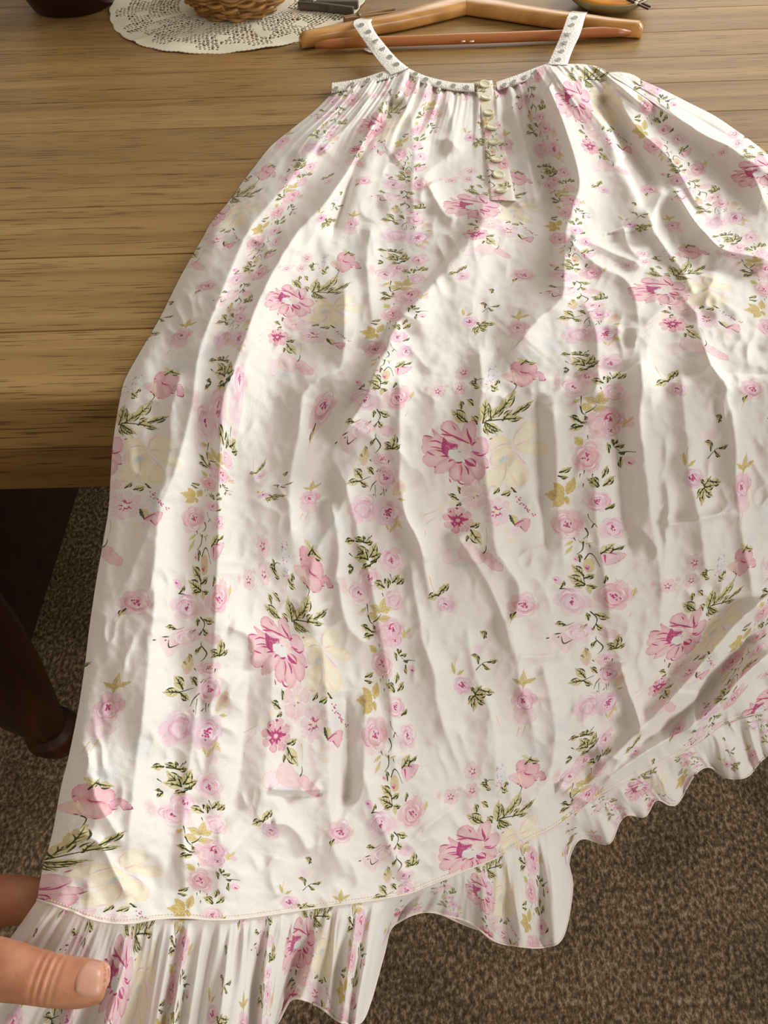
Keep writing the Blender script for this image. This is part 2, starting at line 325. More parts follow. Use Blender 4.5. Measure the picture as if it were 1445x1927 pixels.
# --- big peony (reference coordinates: x right, y down, flower near 855,850)
def big_flower():
    cx, cy = 857, 851
    T6 = lambda X, Y: (780+X/5.16, 760+Y/5.16)
    petals = [[(300,330),(230,260),(240,180),(320,150),(400,200),(460,300),(440,360)], [(470,350),(460,210),(530,160),(590,200),(600,300),(560,380)],
              [(290,360),(200,290),(130,240),(160,330),(60,330),(45,400),(140,410),(270,420)], [(270,390),(120,350),(45,420),(60,500),(160,520),(290,470)],
              [(280,440),(130,470),(60,560),(110,630),(200,625),(320,540)], [(340,530),(230,580),(180,670),(220,700),(320,670),(400,580)],
              [(400,570),(340,640),(345,720),(430,760),(470,700),(450,590)], [(450,570),(440,680),(490,790),(560,770),(590,700),(520,590)],
              [(490,540),(540,640),(610,740),(680,700),(680,600),(560,530)], [(540,480),(600,560),(690,620),(725,600),(700,520),(600,450)],
              [(550,430),(600,480),(690,500),(730,420),(680,330),(610,330),(570,380)]]
    cols = [(224,160,170),(226,168,184),(222,160,168),(232,180,188),(228,168,182),(226,170,174),(224,160,172),(226,166,176),(222,158,166),(228,172,186),(232,176,196)]
    for p, c in zip(petals, cols):
        fill([T6(*q) for q in p], c, .92, edge=(205, 112, 140), ea=.7, ew=.8, pale=(238, 202, 204))
    fill([T6(*q) for q in [(265,330),(330,345),(400,370),(430,420),(330,450),(320,520),(280,500),(245,440),(250,390)]], MAG, .95, soft=1.2)
    fill([T6(*q) for q in [(420,370),(480,370),(540,420),(540,500),(500,540),(430,500)]], (234, 200, 196), .9)
    fill([T6(*q) for q in [(270,325),(330,320),(400,345),(450,380),(410,390),(330,375)]], (240, 214, 208), .95, edge=(205,120,140), ea=.5)
    for P, w in [([(330,290),(390,320),(460,350),(535,385)],2.0), ([(500,230),(520,300),(545,345),(550,400)],2.4), ([(225,240),(290,275),(330,295)],1.4), ([(230,295),(300,300),(370,310)],1.6),
                 ([(45,330),(90,325),(150,335)],1.3), ([(120,380),(190,370),(260,395)],1.4), ([(130,435),(200,435),(265,450)],1.1), ([(100,485),(140,505),(185,522)],1.3),
                 ([(190,460),(250,470),(300,490)],1.4), ([(240,520),(300,515),(350,520)],1.6), ([(540,520),(590,560),(600,600)],1.2), ([(490,540),(530,580),(600,605)],3.4), ([(330,570),(350,550),(390,545)],1.8),
                 ([(450,590),(462,640),(450,700)],1.2), ([(490,600),(520,640),(530,690)],1.8), ([(560,460),(600,475),(640,478)],1.5), ([(570,480),(650,505),(700,480)],1.4),
                 ([(560,400),(575,380),(600,370)],2.0), ([(345,200),(370,225),(385,250)],1.0), ([(415,740),(445,775),(490,785)],1.4), ([(335,735),(345,755),(355,775)],1.2), ([(180,635),(200,632)],1.3),
                 ([(400,570),(440,572),(465,560)],1.8), ([(730,350),(760,340)],1.3), ([(540,150),(570,152),(585,170)],1.0), ([(700,630),(730,615)],1.2)]:
        stroke([T6(*q) for q in P], w, MAG, .9, taper=0)
    x, y = T6(410, 490); blob(x, y, 19.5, 14.5, (226, 226, 222), 1.0, .25, rough=.06)
    x, y = T6(470, 430); blob(x, y, 11, 10, (236, 212, 206), .8, .5)
    for X, Y in [(345,435),(360,428),(378,440),(400,425),(412,432),(430,460),(440,462),(395,436)]:
        a0 = T6(X, Y); stroke([a0, (a0[0]+1.6, a0[1]+1.2)], .7, (120, 60, 90), .8)
def yellow_flower():
    T6 = lambda X, Y: (780+X/5.16, 760+Y/5.16)
    Yl, Pk = (242, 228, 184), (226, 182, 200)
    for p, al in [([(940,430),(860,330),(760,330),(730,430),(800,470)],.8), ([(960,420),(970,300),(1060,230),(1180,240),(1170,350),(1060,410)],.55), ([(970,440),(1080,410),(1230,430),(1275,500),(1200,535),(1060,500)],.8),
              ([(950,450),(850,440),(770,500),(760,590),(880,620),(930,560)],.85), ([(960,480),(1010,560),(1100,640),(1110,740),(1020,800),(930,700),(920,560)],.75),
              ([(860,620),(740,640),(690,720),(720,800),(830,800),(890,700)],.7), ([(900,640),(880,760),(930,830),(1000,800)],.5)]:
        fill([T6(*q) for q in p], Yl, al, edge=(232, 208, 170), ea=.5, ew=1.2, pale=(246, 238, 212))
    for P in [[(960,400),(980,320),(1040,260)], [(980,430),(1060,400)], [(930,410),(850,410),(780,440)], [(980,490),(1040,560),(1090,610)], [(890,560),(890,680),(850,760)], [(760,480),(740,560),(760,600)]]:
        stroke([T6(*q) for q in P], 1.6, Pk, .7, taper=0)
    x, y = T6(870, 555); blob(x, y, 15, 8, (196, 206, 212), .85, .5, ang=-.5)
    x, y = T6(770, 800); blob(x, y, 8, 3, Pk, .5)
def draw_cell():
    blob(925, 695, 30, 40, (208, 216, 220), .55, .8); blob(1000, 660, 34, 26, (206, 216, 222), .5, .8); blob(985, 955, 24, 40, (206, 210, 210), .65, .8); blob(880, 1062, 34, 9, (200, 208, 216), .6, .7)
    blob(1045, 1375, 22, 24, (206, 216, 222), .55, .8)
    yellow_flower()
    T5 = lambda X, Y: (700+X/4.014, 620+Y/4.014)
    # three small pale flowers
    for (X, Y, r, n) in [(435,420,17,7), (625,395,17,6), (650,245,19,8)]:
        x, y = T5(X, Y); bloom(x, y, r, n=n, rot=X*.01)
    x, y = T5(510, 370); blob(x, y, 7, 5, (226, 168, 180), .6)
    x, y = T5(330, 400); blob(x, y, 7, 9, (228, 180, 188), .6)
    # tulip rose
    tr = lambda L: [T5(*q) for q in L]
    fill(tr([(1060,300),(970,320),(1010,370),(1070,400)]), (234,188,180), .8, edge=(220,150,160))
    fill(tr([(1050,290),(1060,210),(1130,200),(1160,260),(1110,320)]), (226,150,170), .9, edge=(205,110,140), pale=(234,176,186))
    fill(tr([(1130,250),(1200,230),(1250,280),(1230,340),(1150,330)]), (228,158,172), .9, edge=(208,120,146), pale=(236,186,192))
    fill(tr([(1070,300),(1060,370),(1090,430),(1150,450),(1210,410),(1210,350),(1140,330),(1110,280)]), (228,160,168), .92, edge=(208,118,142), pale=(238,196,192))
    fill(tr([(1075,300),(1090,380),(1080,400),(1060,340)]), (244,222,196), .9)
    fill(tr([(1210,350),(1260,320),(1300,370),(1300,410),(1260,410),(1250,370),(1215,395)]), (226,158,178), .85, edge=(205,110,145), ea=.9)
    for P, w in [([(1120,300),(1140,320),(1185,330)],1.6), ([(1050,270),(1065,262)],1.2), ([(1270,410),(1300,412),(1305,390)],1.1), ([(1040,385),(1062,400)],1.3), ([(1210,398),(1235,395)],1.0), ([(1110,445),(1135,450)],.9)]:
        stroke(tr(P), w, MAG, .85, taper=0)
    x, y = T5(1130, 235); x2, y2 = T5(1185, 180); leaf(x, y, x2, y2, .22, veins=1); leaf(*T5(1170, 205), *T5(1250, 240), .25, veins=1); leaf(*T5(1160, 200), *T5(1105, 165), .3, (222,212,160), None)
    # specks and the dark leaf below
    rg = np.random.RandomState(5)
    for k in range(34):
        X, Y = 880+rg.randn()*28, 210+rg.rand()*180; X += (300-Y)*.22
        p = T5(X, Y); q = (p[0]+rg.uniform(-2.6, 2.6), p[1]+rg.uniform(-2.2, 2.2)); stroke([p, q], .75, (180, 70, 120), .85, taper=0)
    leaf(*T5(890, 400), *T5(950, 450), .4, veins=2); leaf(*T5(925, 400), *T5(950, 350), .35, veins=3); stroke(tr([(900,390),(850,450),(845,500)]), .7, GOLD, .8)
    leaf(*T5(770, 370), *T5(700, 350), .3, veins=2); leaf(*T5(760, 355), *T5(745, 305), .25, veins=1); leaf(*T5(740, 370), *T5(800, 412), .25, veins=1); stroke(tr([(750,345),(790,325),(830,330)]), .8, GREEN)
    # leaf branch over the peony
    stroke(tr([(1070,410),(1085,440),(1040,510)]), 1.2, GREEN)
    leaf(*T5(835, 705), *T5(850, 510), .24, veins=6); leaf(*T5(875, 690), *T5(1010, 560), .2, veins=4); leaf(*T5(960, 630), *T5(1075, 480), .24, veins=4); leaf(*T5(900, 690), *T5(885, 560), .14, (210,200,140), veins=3, side=-1)
    stroke(tr([(860,690),(940,690),(1040,690),(1120,640),(1210,575)]), 1.3, GREEN); leaf(*T5(985, 700), *T5(1060, 625), .26, veins=3, side=-1); leaf(*T5(1060, 665), *T5(1215, 575), .13, veins=6); leaf(*T5(1000, 690), *T5(1140, 700), .16, veins=3)
    leaf(*T5(850, 700), *T5(880, 805), .2, veins=3); leaf(*T5(855, 700), *T5(945, 800), .2, veins=4); leaf(*T5(870, 710), *T5(985, 785), .16, veins=4)
    leaf(*T5(712, 692), *T5(570, 590), .27, veins=5); leaf(*T5(655, 580), *T5(640, 505), .3, veins=4); leaf(*T5(750, 555), *T5(695, 500), .3, veins=1); leaf(*T5(790, 710), *T5(745, 640), .35, veins=1)
    stroke(tr([(625,640),(665,680),(715,690)]), 1.6, GREEN)
    big_flower()
    # cluster under the peony
    T6 = lambda X, Y: (780+X/5.16, 760+Y/5.16); t6 = lambda L: [T6(*q) for q in L]
    bloom(*T6(590, 870), 28, (230,178,184), (240,208,208), deep=None, n=5, a=.7, rot=.9)
    blob(*T6(600, 985), 14, 12, (228,176,182), .6, .7)
    for X, Y in [(575,910),(605,890),(618,890)]: stroke([T6(X, Y), T6(X+6, Y+8)], .9, MAG)
    bloom(*T6(800, 1045), 27, (232,184,206), (244,216,226), n=8, ry=26, rot=.1); 
    for P in [[(760,1010),(790,1000),(800,1030)], [(745,1090),(775,1075)], [(800,1020),(815,1030)]]: stroke(t6(P), 1.3, (200,80,130), .9, taper=0)
    rx, ry = T6(420, 1130)
    bloom(rx, ry, 29, (222,146,162), (232,176,184), n=8, ry=24, a=.95, eye=(230,190,190), rot=.2, heavy=2)
    for P in [[(320,1085),(350,1110),(380,1110)], [(460,1060),(455,1085)], [(345,1045),(350,1060)], [(395,1015),(425,1018)], [(420,1160),(440,1190)], [(350,1160),(375,1175),(385,1200)], [(430,1110),(500,1120),(520,1110)]]: stroke(t6(P), 2.2, MAG, .9, taper=0)
    leaf(*T6(425, 935), *T6(320, 885), .22, veins=2); leaf(*T6(440, 870), *T6(420, 800), .2, veins=1); leaf(*T6(410, 990), *T6(455, 955), .3, veins=1)
    leaf(*T6(545, 1190), *T6(640, 1155), .26, veins=2); leaf(*T6(545, 1220), *T6(652, 1360), .3, veins=3); leaf(*T6(505, 1330), *T6(512, 1265), .25, veins=1)
    stroke(t6([(690,1195),(705,1270),(695,1360)]), .8, GOLD); stroke(t6([(670,1450),(695,1415),(695,1370)]), 1.2, GREEN)
    for P in [[(80,1115),(180,1070),(215,1050)], [(110,1190),(160,1150),(210,1100)], [(90,1270),(92,1310)]]: stroke(t6(P), .7, GOLD, .8)
    blob(*T6(250, 1020), 10, 6, (244, 226, 186), .8); blob(*T6(340, 970), 11, 5, (244, 226, 186), .8)
    leaf(*T6(775, 870), *T6(830, 810), .25, veins=1); leaf(*T6(850, 885), *T6(945, 850), .28, veins=1); leaf(*T6(945, 820), *T6(1000, 868), .12, veins=0)
    for k in range(22):
        X, Y = 980+k*8+rg.uniform(-30, 30), 905+k*8+rg.uniform(-18, 18); stroke([T6(X, Y), T6(X+10, Y+12)], 1.2, (184, 60, 100), .85, taper=0)
    fill(t6([(925,1080),(990,1090),(1005,1140),(970,1170),(930,1120)]), (206,190,130), .9); fill(t6([(920,1075),(950,1110),(975,1175),(930,1130)]), GREEN, .95)
    fill(t6([(970,1180),(1040,1120),(1115,1110),(1120,1180),(1080,1240),(1040,1200)]), (226,156,172), .85, edge=(200,100,130), pale=(236,190,196)); blob(*T6(985, 1230), 12, 9, (240, 200, 216), .7); stroke(t6([(970,1175),(1030,1140),(1060,1130)]), 1.3, MAG); stroke(t6([(1030,1190),(1060,1225)]), 1.2, MAG)
    blob(*T6(900, 1230), 6, 9, (242,226,190), .7); blob(*T6(935, 1330), 9, 6, (242,226,190), .7)
    # pale wisp flower
    fill(t6([(270,1530),(290,1440),(380,1410),(440,1450),(430,1520),(330,1560)]), (244,216,224), .6, edge=(228,160,184), ea=.8)
    fill(t6([(420,1480),(450,1370),(540,1330),(620,1400),(680,1480),(640,1550),(520,1540)]), (238,200,202), .8, edge=(226,160,176), ea=.7, pale=(240,214,210))
    fill(t6([(640,1480),(720,1440),(790,1500),(860,1560),(850,1620),(740,1590)]), (232,178,186), .75, edge=(222,140,164), ea=.7)
    # sprig with mauve flower (about 838,1135)
    T7 = lambda X, Y: (850+X/2.43, 1050+Y/2.43)
    rose(838, 1137, 19, 16, c1=(228,176,200), c2=(238,210,222), tint=(216,210,226)); leaf(822, 1120, 800, 1128, .3, veins=2); leaf(823, 1122, 836, 1100, .22, veins=2); leaf(828, 1114, 846, 1098, .24, veins=2); stroke([(805,1088),(812,1110),(820,1118)], .7, GOLD)
    rose(984, 1138, 30, 23, c1=(224,164,182), c2=(238,202,210)); leaf(971, 1152, 962, 1166, .3, veins=1); stroke([(966,1160),(958,1182)], .9, GOLD)
    # bud, leafy spray and mauve flower (about 870,1290)
    blob(914, 1190, 4, 6, (226,170,196), .8); leaf(918, 1200, 906, 1188, .25, veins=1); leaf(914, 1202, 916, 1186, .2, veins=0)
    blob(902, 1222, 18, 12, (238,206,220), .7); 
    for L in [(905,1240,888,1233),(922,1248,940,1243),(912,1252,926,1262),(903,1250,900,1232)]: leaf(*L, .2, veins=1)
    stroke([(898,1262),(915,1248),(940,1246)], .7, GREEN)
    rose(868, 1290, 22, 16, c1=(220,172,196), c2=(236,208,224), tint=(214,206,222)); 
    for P in [[(860,1288),(866,1292)],[(866,1284),(876,1294)]]: stroke(P, 1.5, (190,60,120))
    for L in [(893,1303,908,1290),(893,1305,918,1304),(893,1308,912,1322),(893,1308,884,1332),(893,1306,875,1320),(893,1304,883,1292),(908,1298,932,1302)]: leaf(*L, .25, veins=2)
    for P in [[(856,1240),(852,1262),(864,1272)], [(840,1252),(852,1262)], [(930,1340),(936,1362)]]: stroke(P, .7, GOLD, .7)
    leaf(852, 1268, 846, 1248, .2, GOLD, None); leaf(858, 1270, 872, 1262, .2, GOLD, None)
    # rose with three gold leaves
    for L in [(984,1296,986,1262),(984,1290,966,1278),(984,1288,1006,1278)]: leaf(*L, .16, GOLD, None)
    rose(984, 1318, 23, 24, c1=(220,150,176), c2=(238,200,212), seed=3); fill([(965,1338),(980,1332),(1000,1340),(1002,1352),(984,1358),(968,1352)], (238,204,212), .8, edge=(228,164,184))
    stroke([(972,1362),(966,1376)], .9, GOLD); stroke([(984,1360),(976,1378)], .7, GOLD)
    # ---- garland column
    G = lambda X, Y: (1020+X/5.07, 640+Y/5.07); H = lambda X, Y: (1020+X/4.38, 980+Y/4.38)
    for (X, Y, r, tint) in [(640,250,26,(214,214,226)), (400,400,24,None), (640,590,22,None)]: rose(*G(X, Y), r, c1=(232,182,196), c2=(242,214,222), deep=(196,84,134) if X != 640 or Y < 300 else None, tint=tint, seed=X)
    rose(*G(290, 510), 25, 21, c1=(232,186,200), c2=(242,214,220), seed=1, tint=(222,222,230)); blob(*G(140, 430), 10, 20, (222,160,170), .6, .7)
    for L in [(400,250,300,120),(400,240,380,150),(420,230,500,110),(440,230,540,195),(400,250,270,215),(430,270,500,240),(420,300,330,310)]: leaf(*G(*L[:2]), *G(*L[2:]), .27, veins=3)
    for L in [(370,100,290,60),(370,100,375,40),(380,105,470,100),(280,85,190,85),(250,300,205,340),(250,290,200,270)]: leaf(*G(*L[:2]), *G(*L[2:]), .28, veins=2)
    stroke([G(300,90), G(370,100), G(460,110)], 1.1, GREEN); stroke([G(400,300), G(480,260), G(540,200)], 1.2, GREEN); stroke([G(230,180), G(260,210)], .9, GREEN)
    for p in [(430,60),(455,45)]: stroke([G(*p), G(p[0]-22, p[1]+30)], .8, GREEN)
    for L in [(550,480,440,430),(560,440,560,400),(590,480,600,400),(640,440,720,370),(690,450,770,400)]: leaf(*G(*L[:2]), *G(*L[2:]), .28, veins=2)
    stroke([G(620,370), G(640,430)], .8, GREEN); stroke([G(525,530), G(530,560)], 1, GREEN)
    for L in [(485,690,540,570),(485,690,370,625),(490,690,600,655),(450,750,320,700),(450,760,580,745)]: leaf(*G(*L[:2]), *G(*L[2:]), .28, (212,190,124), None)
    leaf(*G(330, 640), *G(250, 690), .2, GOLD, None); blob(*G(260, 690), 9, 7, (236,190,204), .7)
    stroke([G(345,615), G(340,690)], 1.2, GREEN); stroke([G(335,720), G(350,780), G(380,800)], 1.5, GREEN); stroke([G(380,780), G(440,750), G(480,710)], 1.1, GREEN)
    for L in [(330,860,230,800),(380,880,370,800),(340,870,430,870),(350,900,225,925)]: leaf(*G(*L[:2]), *G(*L[2:]), .24, veins=4, dw=1.2)
    rose(*G(590, 860), 25, 24, c1=(228,160,184), c2=(240,206,216), seed=4); rose(*G(590, 960), 17, 15, c1=(232,176,200), c2=(244,214,226), seed=2); rose(*G(470, 900), 22, 24, c1=(230,178,188), c2=(240,208,214), deep=None, seed=9)
    stroke([G(550,850), G(570,815), G(615,800)], 1.8, (206,70,120)); leaf(*G(700, 940), *G(730, 870), .4, (226,206,140), None); leaf(*G(730, 900), *G(800, 850), .2, (226,206,140), None); blob(*G(770, 920), 9, 8, (232,180,190), .7)
    leaf(*G(350, 1060), *G(280, 1000), .4, (206,190,110), None); stroke([G(395,990), G(400,1020)], .9, GREEN)
    rose(*G(390, 1170), 26, 25, c1=(224,160,172), c2=(238,196,200), tint=(216,196,204), seed=6); blob(*G(470, 1100), 14, 22, (226,166,176), .5, .7)
    for L in [(620,1080,600,1030),(620,1080,655,1040),(580,1140,565,1060),(640,1100,720,1085),(680,1190,680,1280),(680,1160,720,1150)]: leaf(*G(*L[:2]), *G(*L[2:]), .22, veins=1)
    stroke([G(600,1050), G(625,1100), G(690,1160), G(680,1230)], .8, (130,130,70)); stroke([G(665,1150), G(740,1145), G(810,1153)], 1.0, GREEN); fill([G(700,1200), G(770,1190), G(810,1230), G(770,1260), G(730,1250)], (236,190,206), .8); stroke([G(750,1235), G(780,1245)], 1.6, (200,70,130))
    for L in [(160,1285,270,1245),(150,1315,240,1330)]: leaf(*G(*L[:2]), *G(*L[2:]), .18, veins=1)
    for L in [(490,1420,395,1345),(530,1340,570,1250),(540,1410,630,1335),(500,1410,440,1330)]: leaf(*G(*L[:2]), *G(*L[2:]), .25, veins=3)
    for p in [(340,1305),(375,1280),(445,1310),(370,1390)]: stroke([G(*p), G(p[0]-4, p[1]+28)], .9, GREEN)
    for L in [(205,1475,110,1370),(205,1490,30,1475),(215,1500,95,1590),(235,1470,290,1330),(225,1490,245,1570)]: leaf(*G(*L[:2]), *G(*L[2:]), .29, (210,184,112), None, a=1)
    rose(*G(490, 1540), 24, 17, c1=(230,172,194), c2=(244,212,222), seed=8); leaf(*G(560, 1610), *G(640, 1560), .2, veins=1); stroke([G(590,1600), G(635,1580)], 1, GREEN)
    rose(*G(235, 1750), 29, 27, c1=(224,162,176), c2=(238,202,208), tint=(216,204,212), seed=5); rose(*G(610, 1780), 23, 21, c1=(230,186,204), c2=(242,216,226), tint=(218,218,228), seed=7)
    blob(*G(340, 1720), 11, 24, (222,158,168), .55, .7)
    stroke([G(415,1655), G(425,1690), G(470,1750)], .9, (120,120,70)); stroke([G(450,1775), G(468,1740), G(492,1772)], 1, GREEN); stroke([G(395,1785), G(420,1830), G(412,1875)], 1.2, GREEN)
    # lower half of the garland
    for L in [(255,160,190,200),(250,200,195,275),(330,180,290,150),(350,180,400,170)]: leaf(*H(*L[:2]), *H(*L[2:]), .18, (222,206,150), None)
    stroke([H(345,55), H(362,100), H(330,140)], 1.1, GREEN); stroke([H(330,165), H(325,230), H(285,270)], 1.3, GREEN); stroke([H(345,310), H(375,260), H(410,280), H(450,365)], 1.2, GREEN); stroke([H(260,135), H(275,160)], 1.1, GREEN); stroke([H(375,190), H(380,215)], 1, GREEN)
    fill([H(335,330), H(385,300), H(415,350), H(400,410), H(350,410)], (210,190,130), .85); blob(*H(365, 380), 6, 7, (226,150,180), .9); stroke([H(355,380), H(368,395), H(375,370)], 1.2, MAG)
    blob(*H(285, 310), 7, 7, (238,190,210), .9); stroke([H(272,310), H(285,320)], 1.2, (206,70,130)); leaf(*H(310,330), *H(300,260), .25, veins=2)
    fill([H(450,270), H(520,240), H(620,250), H(560,320), H(480,350)], (232,178,196), .75, edge=(210,110,150)); stroke([H(480,270), H(485,330)], 2.0, (196,60,110), .85); stroke([H(510,245), H(560,255)], 1.3, (206,70,120)); leaf(*H(455, 255), *H(540, 170), .3, veins=4); leaf(*H(540, 220), *H(615, 180), .15, veins=1)
    for L in [(340,450,250,365),(345,520,215,455),(345,470,415,435),(340,530,260,545),(360,530,430,538)]: leaf(*H(*L[:2]), *H(*L[2:]), .27, veins=4)
    stroke([H(335,440), H(345,520)], 1.1, GREEN); leaf(*H(365, 530), *H(375, 600), .3, (214,200,140), None)
    fill([H(90,470), H(140,460), H(165,500), H(150,530), H(110,510)], (236,180,208), .8); stroke([H(112,485), H(130,490)], 1.6, (206,60,130)); leaf(*H(160, 550), *H(190, 490), .25, (222,206,150)); stroke([H(150,560), H(195,560), H(235,580)], 1.3, GREEN)
    rose(*H(235, 670), 30, 27, c1=(228,186,204), c2=(240,212,222), tint=(206,200,216), seed=11); rose(*H(535, 610), 29, 30, c1=(222,152,170), c2=(236,192,200), seed=12); blob(*H(380, 690), 18, 16, (232,188,198), .5, .7)
    leaf(*H(475,500), *H(490,430), .2, veins=1); leaf(*H(660, 600), *H(680, 530), .3, (222,208,150), None); 
    for P in [[(560,480),(540,440)], [(570,490),(600,460)], [(640,790),(660,740)]]: stroke([H(*P[0]), H(*P[1])], .7, GOLD)
    for L in [(345,820,335,755),(400,770,500,805),(385,880,370,920),(400,860,460,920),(330,860,280,920),(170,860,90,850)]: leaf(*H(*L[:2]), *H(*L[2:]), .27, veins=3)
    stroke([H(365,750), H(405,800), H(400,850), H(370,900)], 1.3, GREEN); stroke([H(150,868), H(200,860), H(235,840)], 1.0, GREEN); stroke([H(275,915), H(320,925)], 1, GREEN)
    rose(*H(260, 930), 26, 20, c1=(238,200,212), c2=(246,224,230), deep=None, seed=13); fill([H(410,930), H(470,890), H(560,930), H(550,990), H(460,980)], (234,190,202), .75)
    fill([H(60,960), H(130,920), H(215,1000), H(170,1100), H(120,1060)], (236,200,206), .7)
    for P in [[(20,975),(45,968)], [(80,940),(135,932)], [(105,968),(120,960)], [(135,960),(150,1020),(215,990)], [(395,965),(400,1000),(450,1060),(440,1100),(412,1130)]]: stroke([H(*q) for q in P], 1.1, GREEN, taper=0)
    for L in [(555,1085,475,1040),(560,1085,575,960),(560,1095,635,1050),(395,1010,360,1070),(320,1130,310,1060),(300,1150,270,1130),(560,1090,490,1100)]: leaf(*H(*L[:2]), *H(*L[2:]), .26, veins=2)
    fill([H(270,1150), H(310,1080), H(360,1130), H(340,1220), H(300,1220)], (214,190,140), .8); blob(*H(318, 1205), 8, 6, (234,180,196), .7)
    rose(*H(490, 1185), 22, 14, c1=(234,186,200), c2=(244,216,222), seed=14); stroke([H(370,1185), H(385,1200)], 1, GREEN); stroke([H(538,1195), H(537,1225)], 1.1, GREEN)
    for L in [(310,1340,230,1240),(410,1310,350,1245),(290,1365,170,1370),(300,1370,375,1420),(440,1290,480,1260)]: leaf(*H(*L[:2]), *H(*L[2:]), .27, veins=4)
    stroke([H(280,1365), H(330,1350), H(390,1330)], 1.0, GREEN); stroke([H(440,1370), H(405,1410), H(388,1460)], 1.2, GREEN); stroke([H(432,1410), H(435,1480), H(440,1520)], .8, (110,116,60))
    for P in [[(480,1490),(500,1470)], [(505,1440),(515,1500)], [(530,1445),(525,1470)], [(418,1490),(425,1500)]]: stroke([H(*q) for q in P], .9, GREEN)
    rose(*H(520, 1340), 25, 24, rot=.5, c1=(228,172,190), c2=(240,206,216), seed=15, deep=(196,70,140)); fill([H(590,1490), H(610,1390), H(670,1360), H(700,1450)], (222,196,150), .6); blob(*H(650, 1410), 10, 9, (222,160,170), .6); leaf(*H(630, 1520), *H(690, 1520), .2, (216,196,130), None)
    rose(*H(330, 1610), 30, 29, c1=(230,178,200), c2=(240,210,220), deep=None, tint=(212,216,228), seed=16); rose(*H(540, 1640), 31, 28, c1=(228,184,204), c2=(240,212,222), tint=(216,212,226), seed=17)
    for P in [[(520,1640),(560,1610),(585,1615)], [(525,1655),(545,1665)], [(560,1630),(575,1640)], [(530,1680),(540,1690)]]: stroke([H(*q) for q in P], 1.8, (190,56,120), .9, taper=0)
    for L in [(610,1690,660,1760),(600,1740,550,1800),(600,1740,620,1690),(540,1780,520,1730)]: leaf(*H(*L[:2]), *H(*L[2:]), .25, (226,206,148), None)
    blob(*H(600, 1810), 10, 12, (238,196,210), .7)
draw_cell()
CLOTH = c255((238, 233, 225))
tile = np.zeros((LH, LW, 3), np.float32)+CLOTH
A1 = LAY; A2 = np.roll(np.roll(LAY, LH//2, 0), LW//2, 1)
for A in (A1, A2): 
    # stored colours are not premultiplied by coverage, so weigh them
    a = A[..., 3:]; lum = A[..., :3].min(-1, keepdims=True)/np.maximum(a, 1e-4); thin = .84+.15*np.clip((.62-lum)/.2, 0, 1)   # light washes are thinner ink
    tile = tile*(1-a*thin)+A[..., :3]*thin
tile = np.clip(tile*(1+.012*NZ2[..., None]), 0, 1)
# ------------------------------------------------------------------ the cloth: where it lies
AX = np.array([-.5, -.25, -.16, -.10, -.05, .06, .17, .286, .40, .7]); AT = np.array([.16, .17, .20, .36, .58, .98, 1.5, 2.1, 2.6, 3.2])
def tan_a(x): return np.interp(x, AX, AT)
def base_z(x, y):
    d = -y-.011; s = np.maximum((d+np.sqrt(d*d+.012**2))/2-.0012, 0)
    return ZT-tan_a(x)*s
def solve(px, py, h):
    """depth at which the line of sight (px, py) meets the cloth, h metres above its resting surface"""
    D = rays(px, py); lo = np.full(D.shape[:-1], .1); hi = np.full(D.shape[:-1], 2.2)
    for _ in range(34):
        t = (lo+hi)/2; P = CAM+D*t[..., None]
        f = P[..., 2]-base_z(P[..., 0], P[..., 1])-h*np.where(P[..., 1] < 0, np.sqrt(1+tan_a(P[..., 0])**2*np.clip(-P[..., 1]/.02, 0, 1)), 1)
        lo = np.where(f > 0, t, lo); hi = np.where(f > 0, hi, t)
    return (lo+hi)/2
def cloth_pt(px, py, h): return at_depth(px, py, solve(np.asarray(px, float), np.asarray(py, float), np.asarray(h, float)))
# print landmarks: (photo x, y, print x, y); one flower of the repeat is followed across the folds
LM = [(857,851,857,851),(1277,1200,1277,1226),(1243,546,1277,476),(540,562,437,476),(525,1215,437,1226),(887,388,857,101),(882,1602,857,1601),(1425,325,1697,101),(1077,187,1277,-274),(705,238,437,-274),
 (1430,1332,1697,1601),(280,861,127,860),(205,1660,100,1620),
 (1002,695,1002,695),(1410,1050,1422,1070),(660,488,582,320),(600,1078,582,1070),(325,718,162,695),(200,1500,162,1445),(1005,1450,1002,1445),(985,335,1002,-55),(1308,470,1422,320),
 (916,792,916,792),(943,1540,916,1542),(1338,1140,1336,1167),(554,1167,496,1167),(594,551,496,417),(231,796,76,792),(80,1619,76,1542),
 (861,979,861,979),(1265,609,1281,604),(520,634,441,604),(930,958,930,958),(953,430,930,208),(518,1385,441,1354),(587,1357,510,1333),(231,946,90,958),
 (968,985,968,985),(271,974,128,985),(624,646,548,610),(616,1388,548,1360),(1365,615,1388,610),(981,450,968,235),
 (1059,932,1059,932),(704,627,639,557),(699,1317,639,1307),(367,933,219,932),(491,431,219,182),(1046,425,1059,182),(1428,584,1479,557),(752,269,639,-193),(1209,247,1479,-193),
 (1099,685,1099,685),(1107,1402,1099,1435),(749,488,679,310),(692,1047,679,1060),(425,700,259,685),(340,1475,259,1435),(1379,452,1519,310),
 (1098,1090,1098,1090),(1361,1312,1518,1465),(1327,1343,1492,1508),(378,1103,258,1090),(737,1506,678,1465),(1077,501,1098,340),(763,335,678,-35),
 (984,1136,984,1136),(984,1317,984,1317),(1416,730,1404,761),(608,758,564,761),(583,937,564,942),(390,537,144,386),(342,630,144,567),(255,1130,144,1136),(205,1329,144,1317),
 (984,516,984,386),(974,616,984,567),(639,1564,564,1511),(1395,915,1404,942),(1222,356,1404,11),(683,338,564,11),(838,1137,838,1137),(488,905,418,762),(870,1290,868,1290),(495,925,450,915)]
LM = np.array(LM, float)
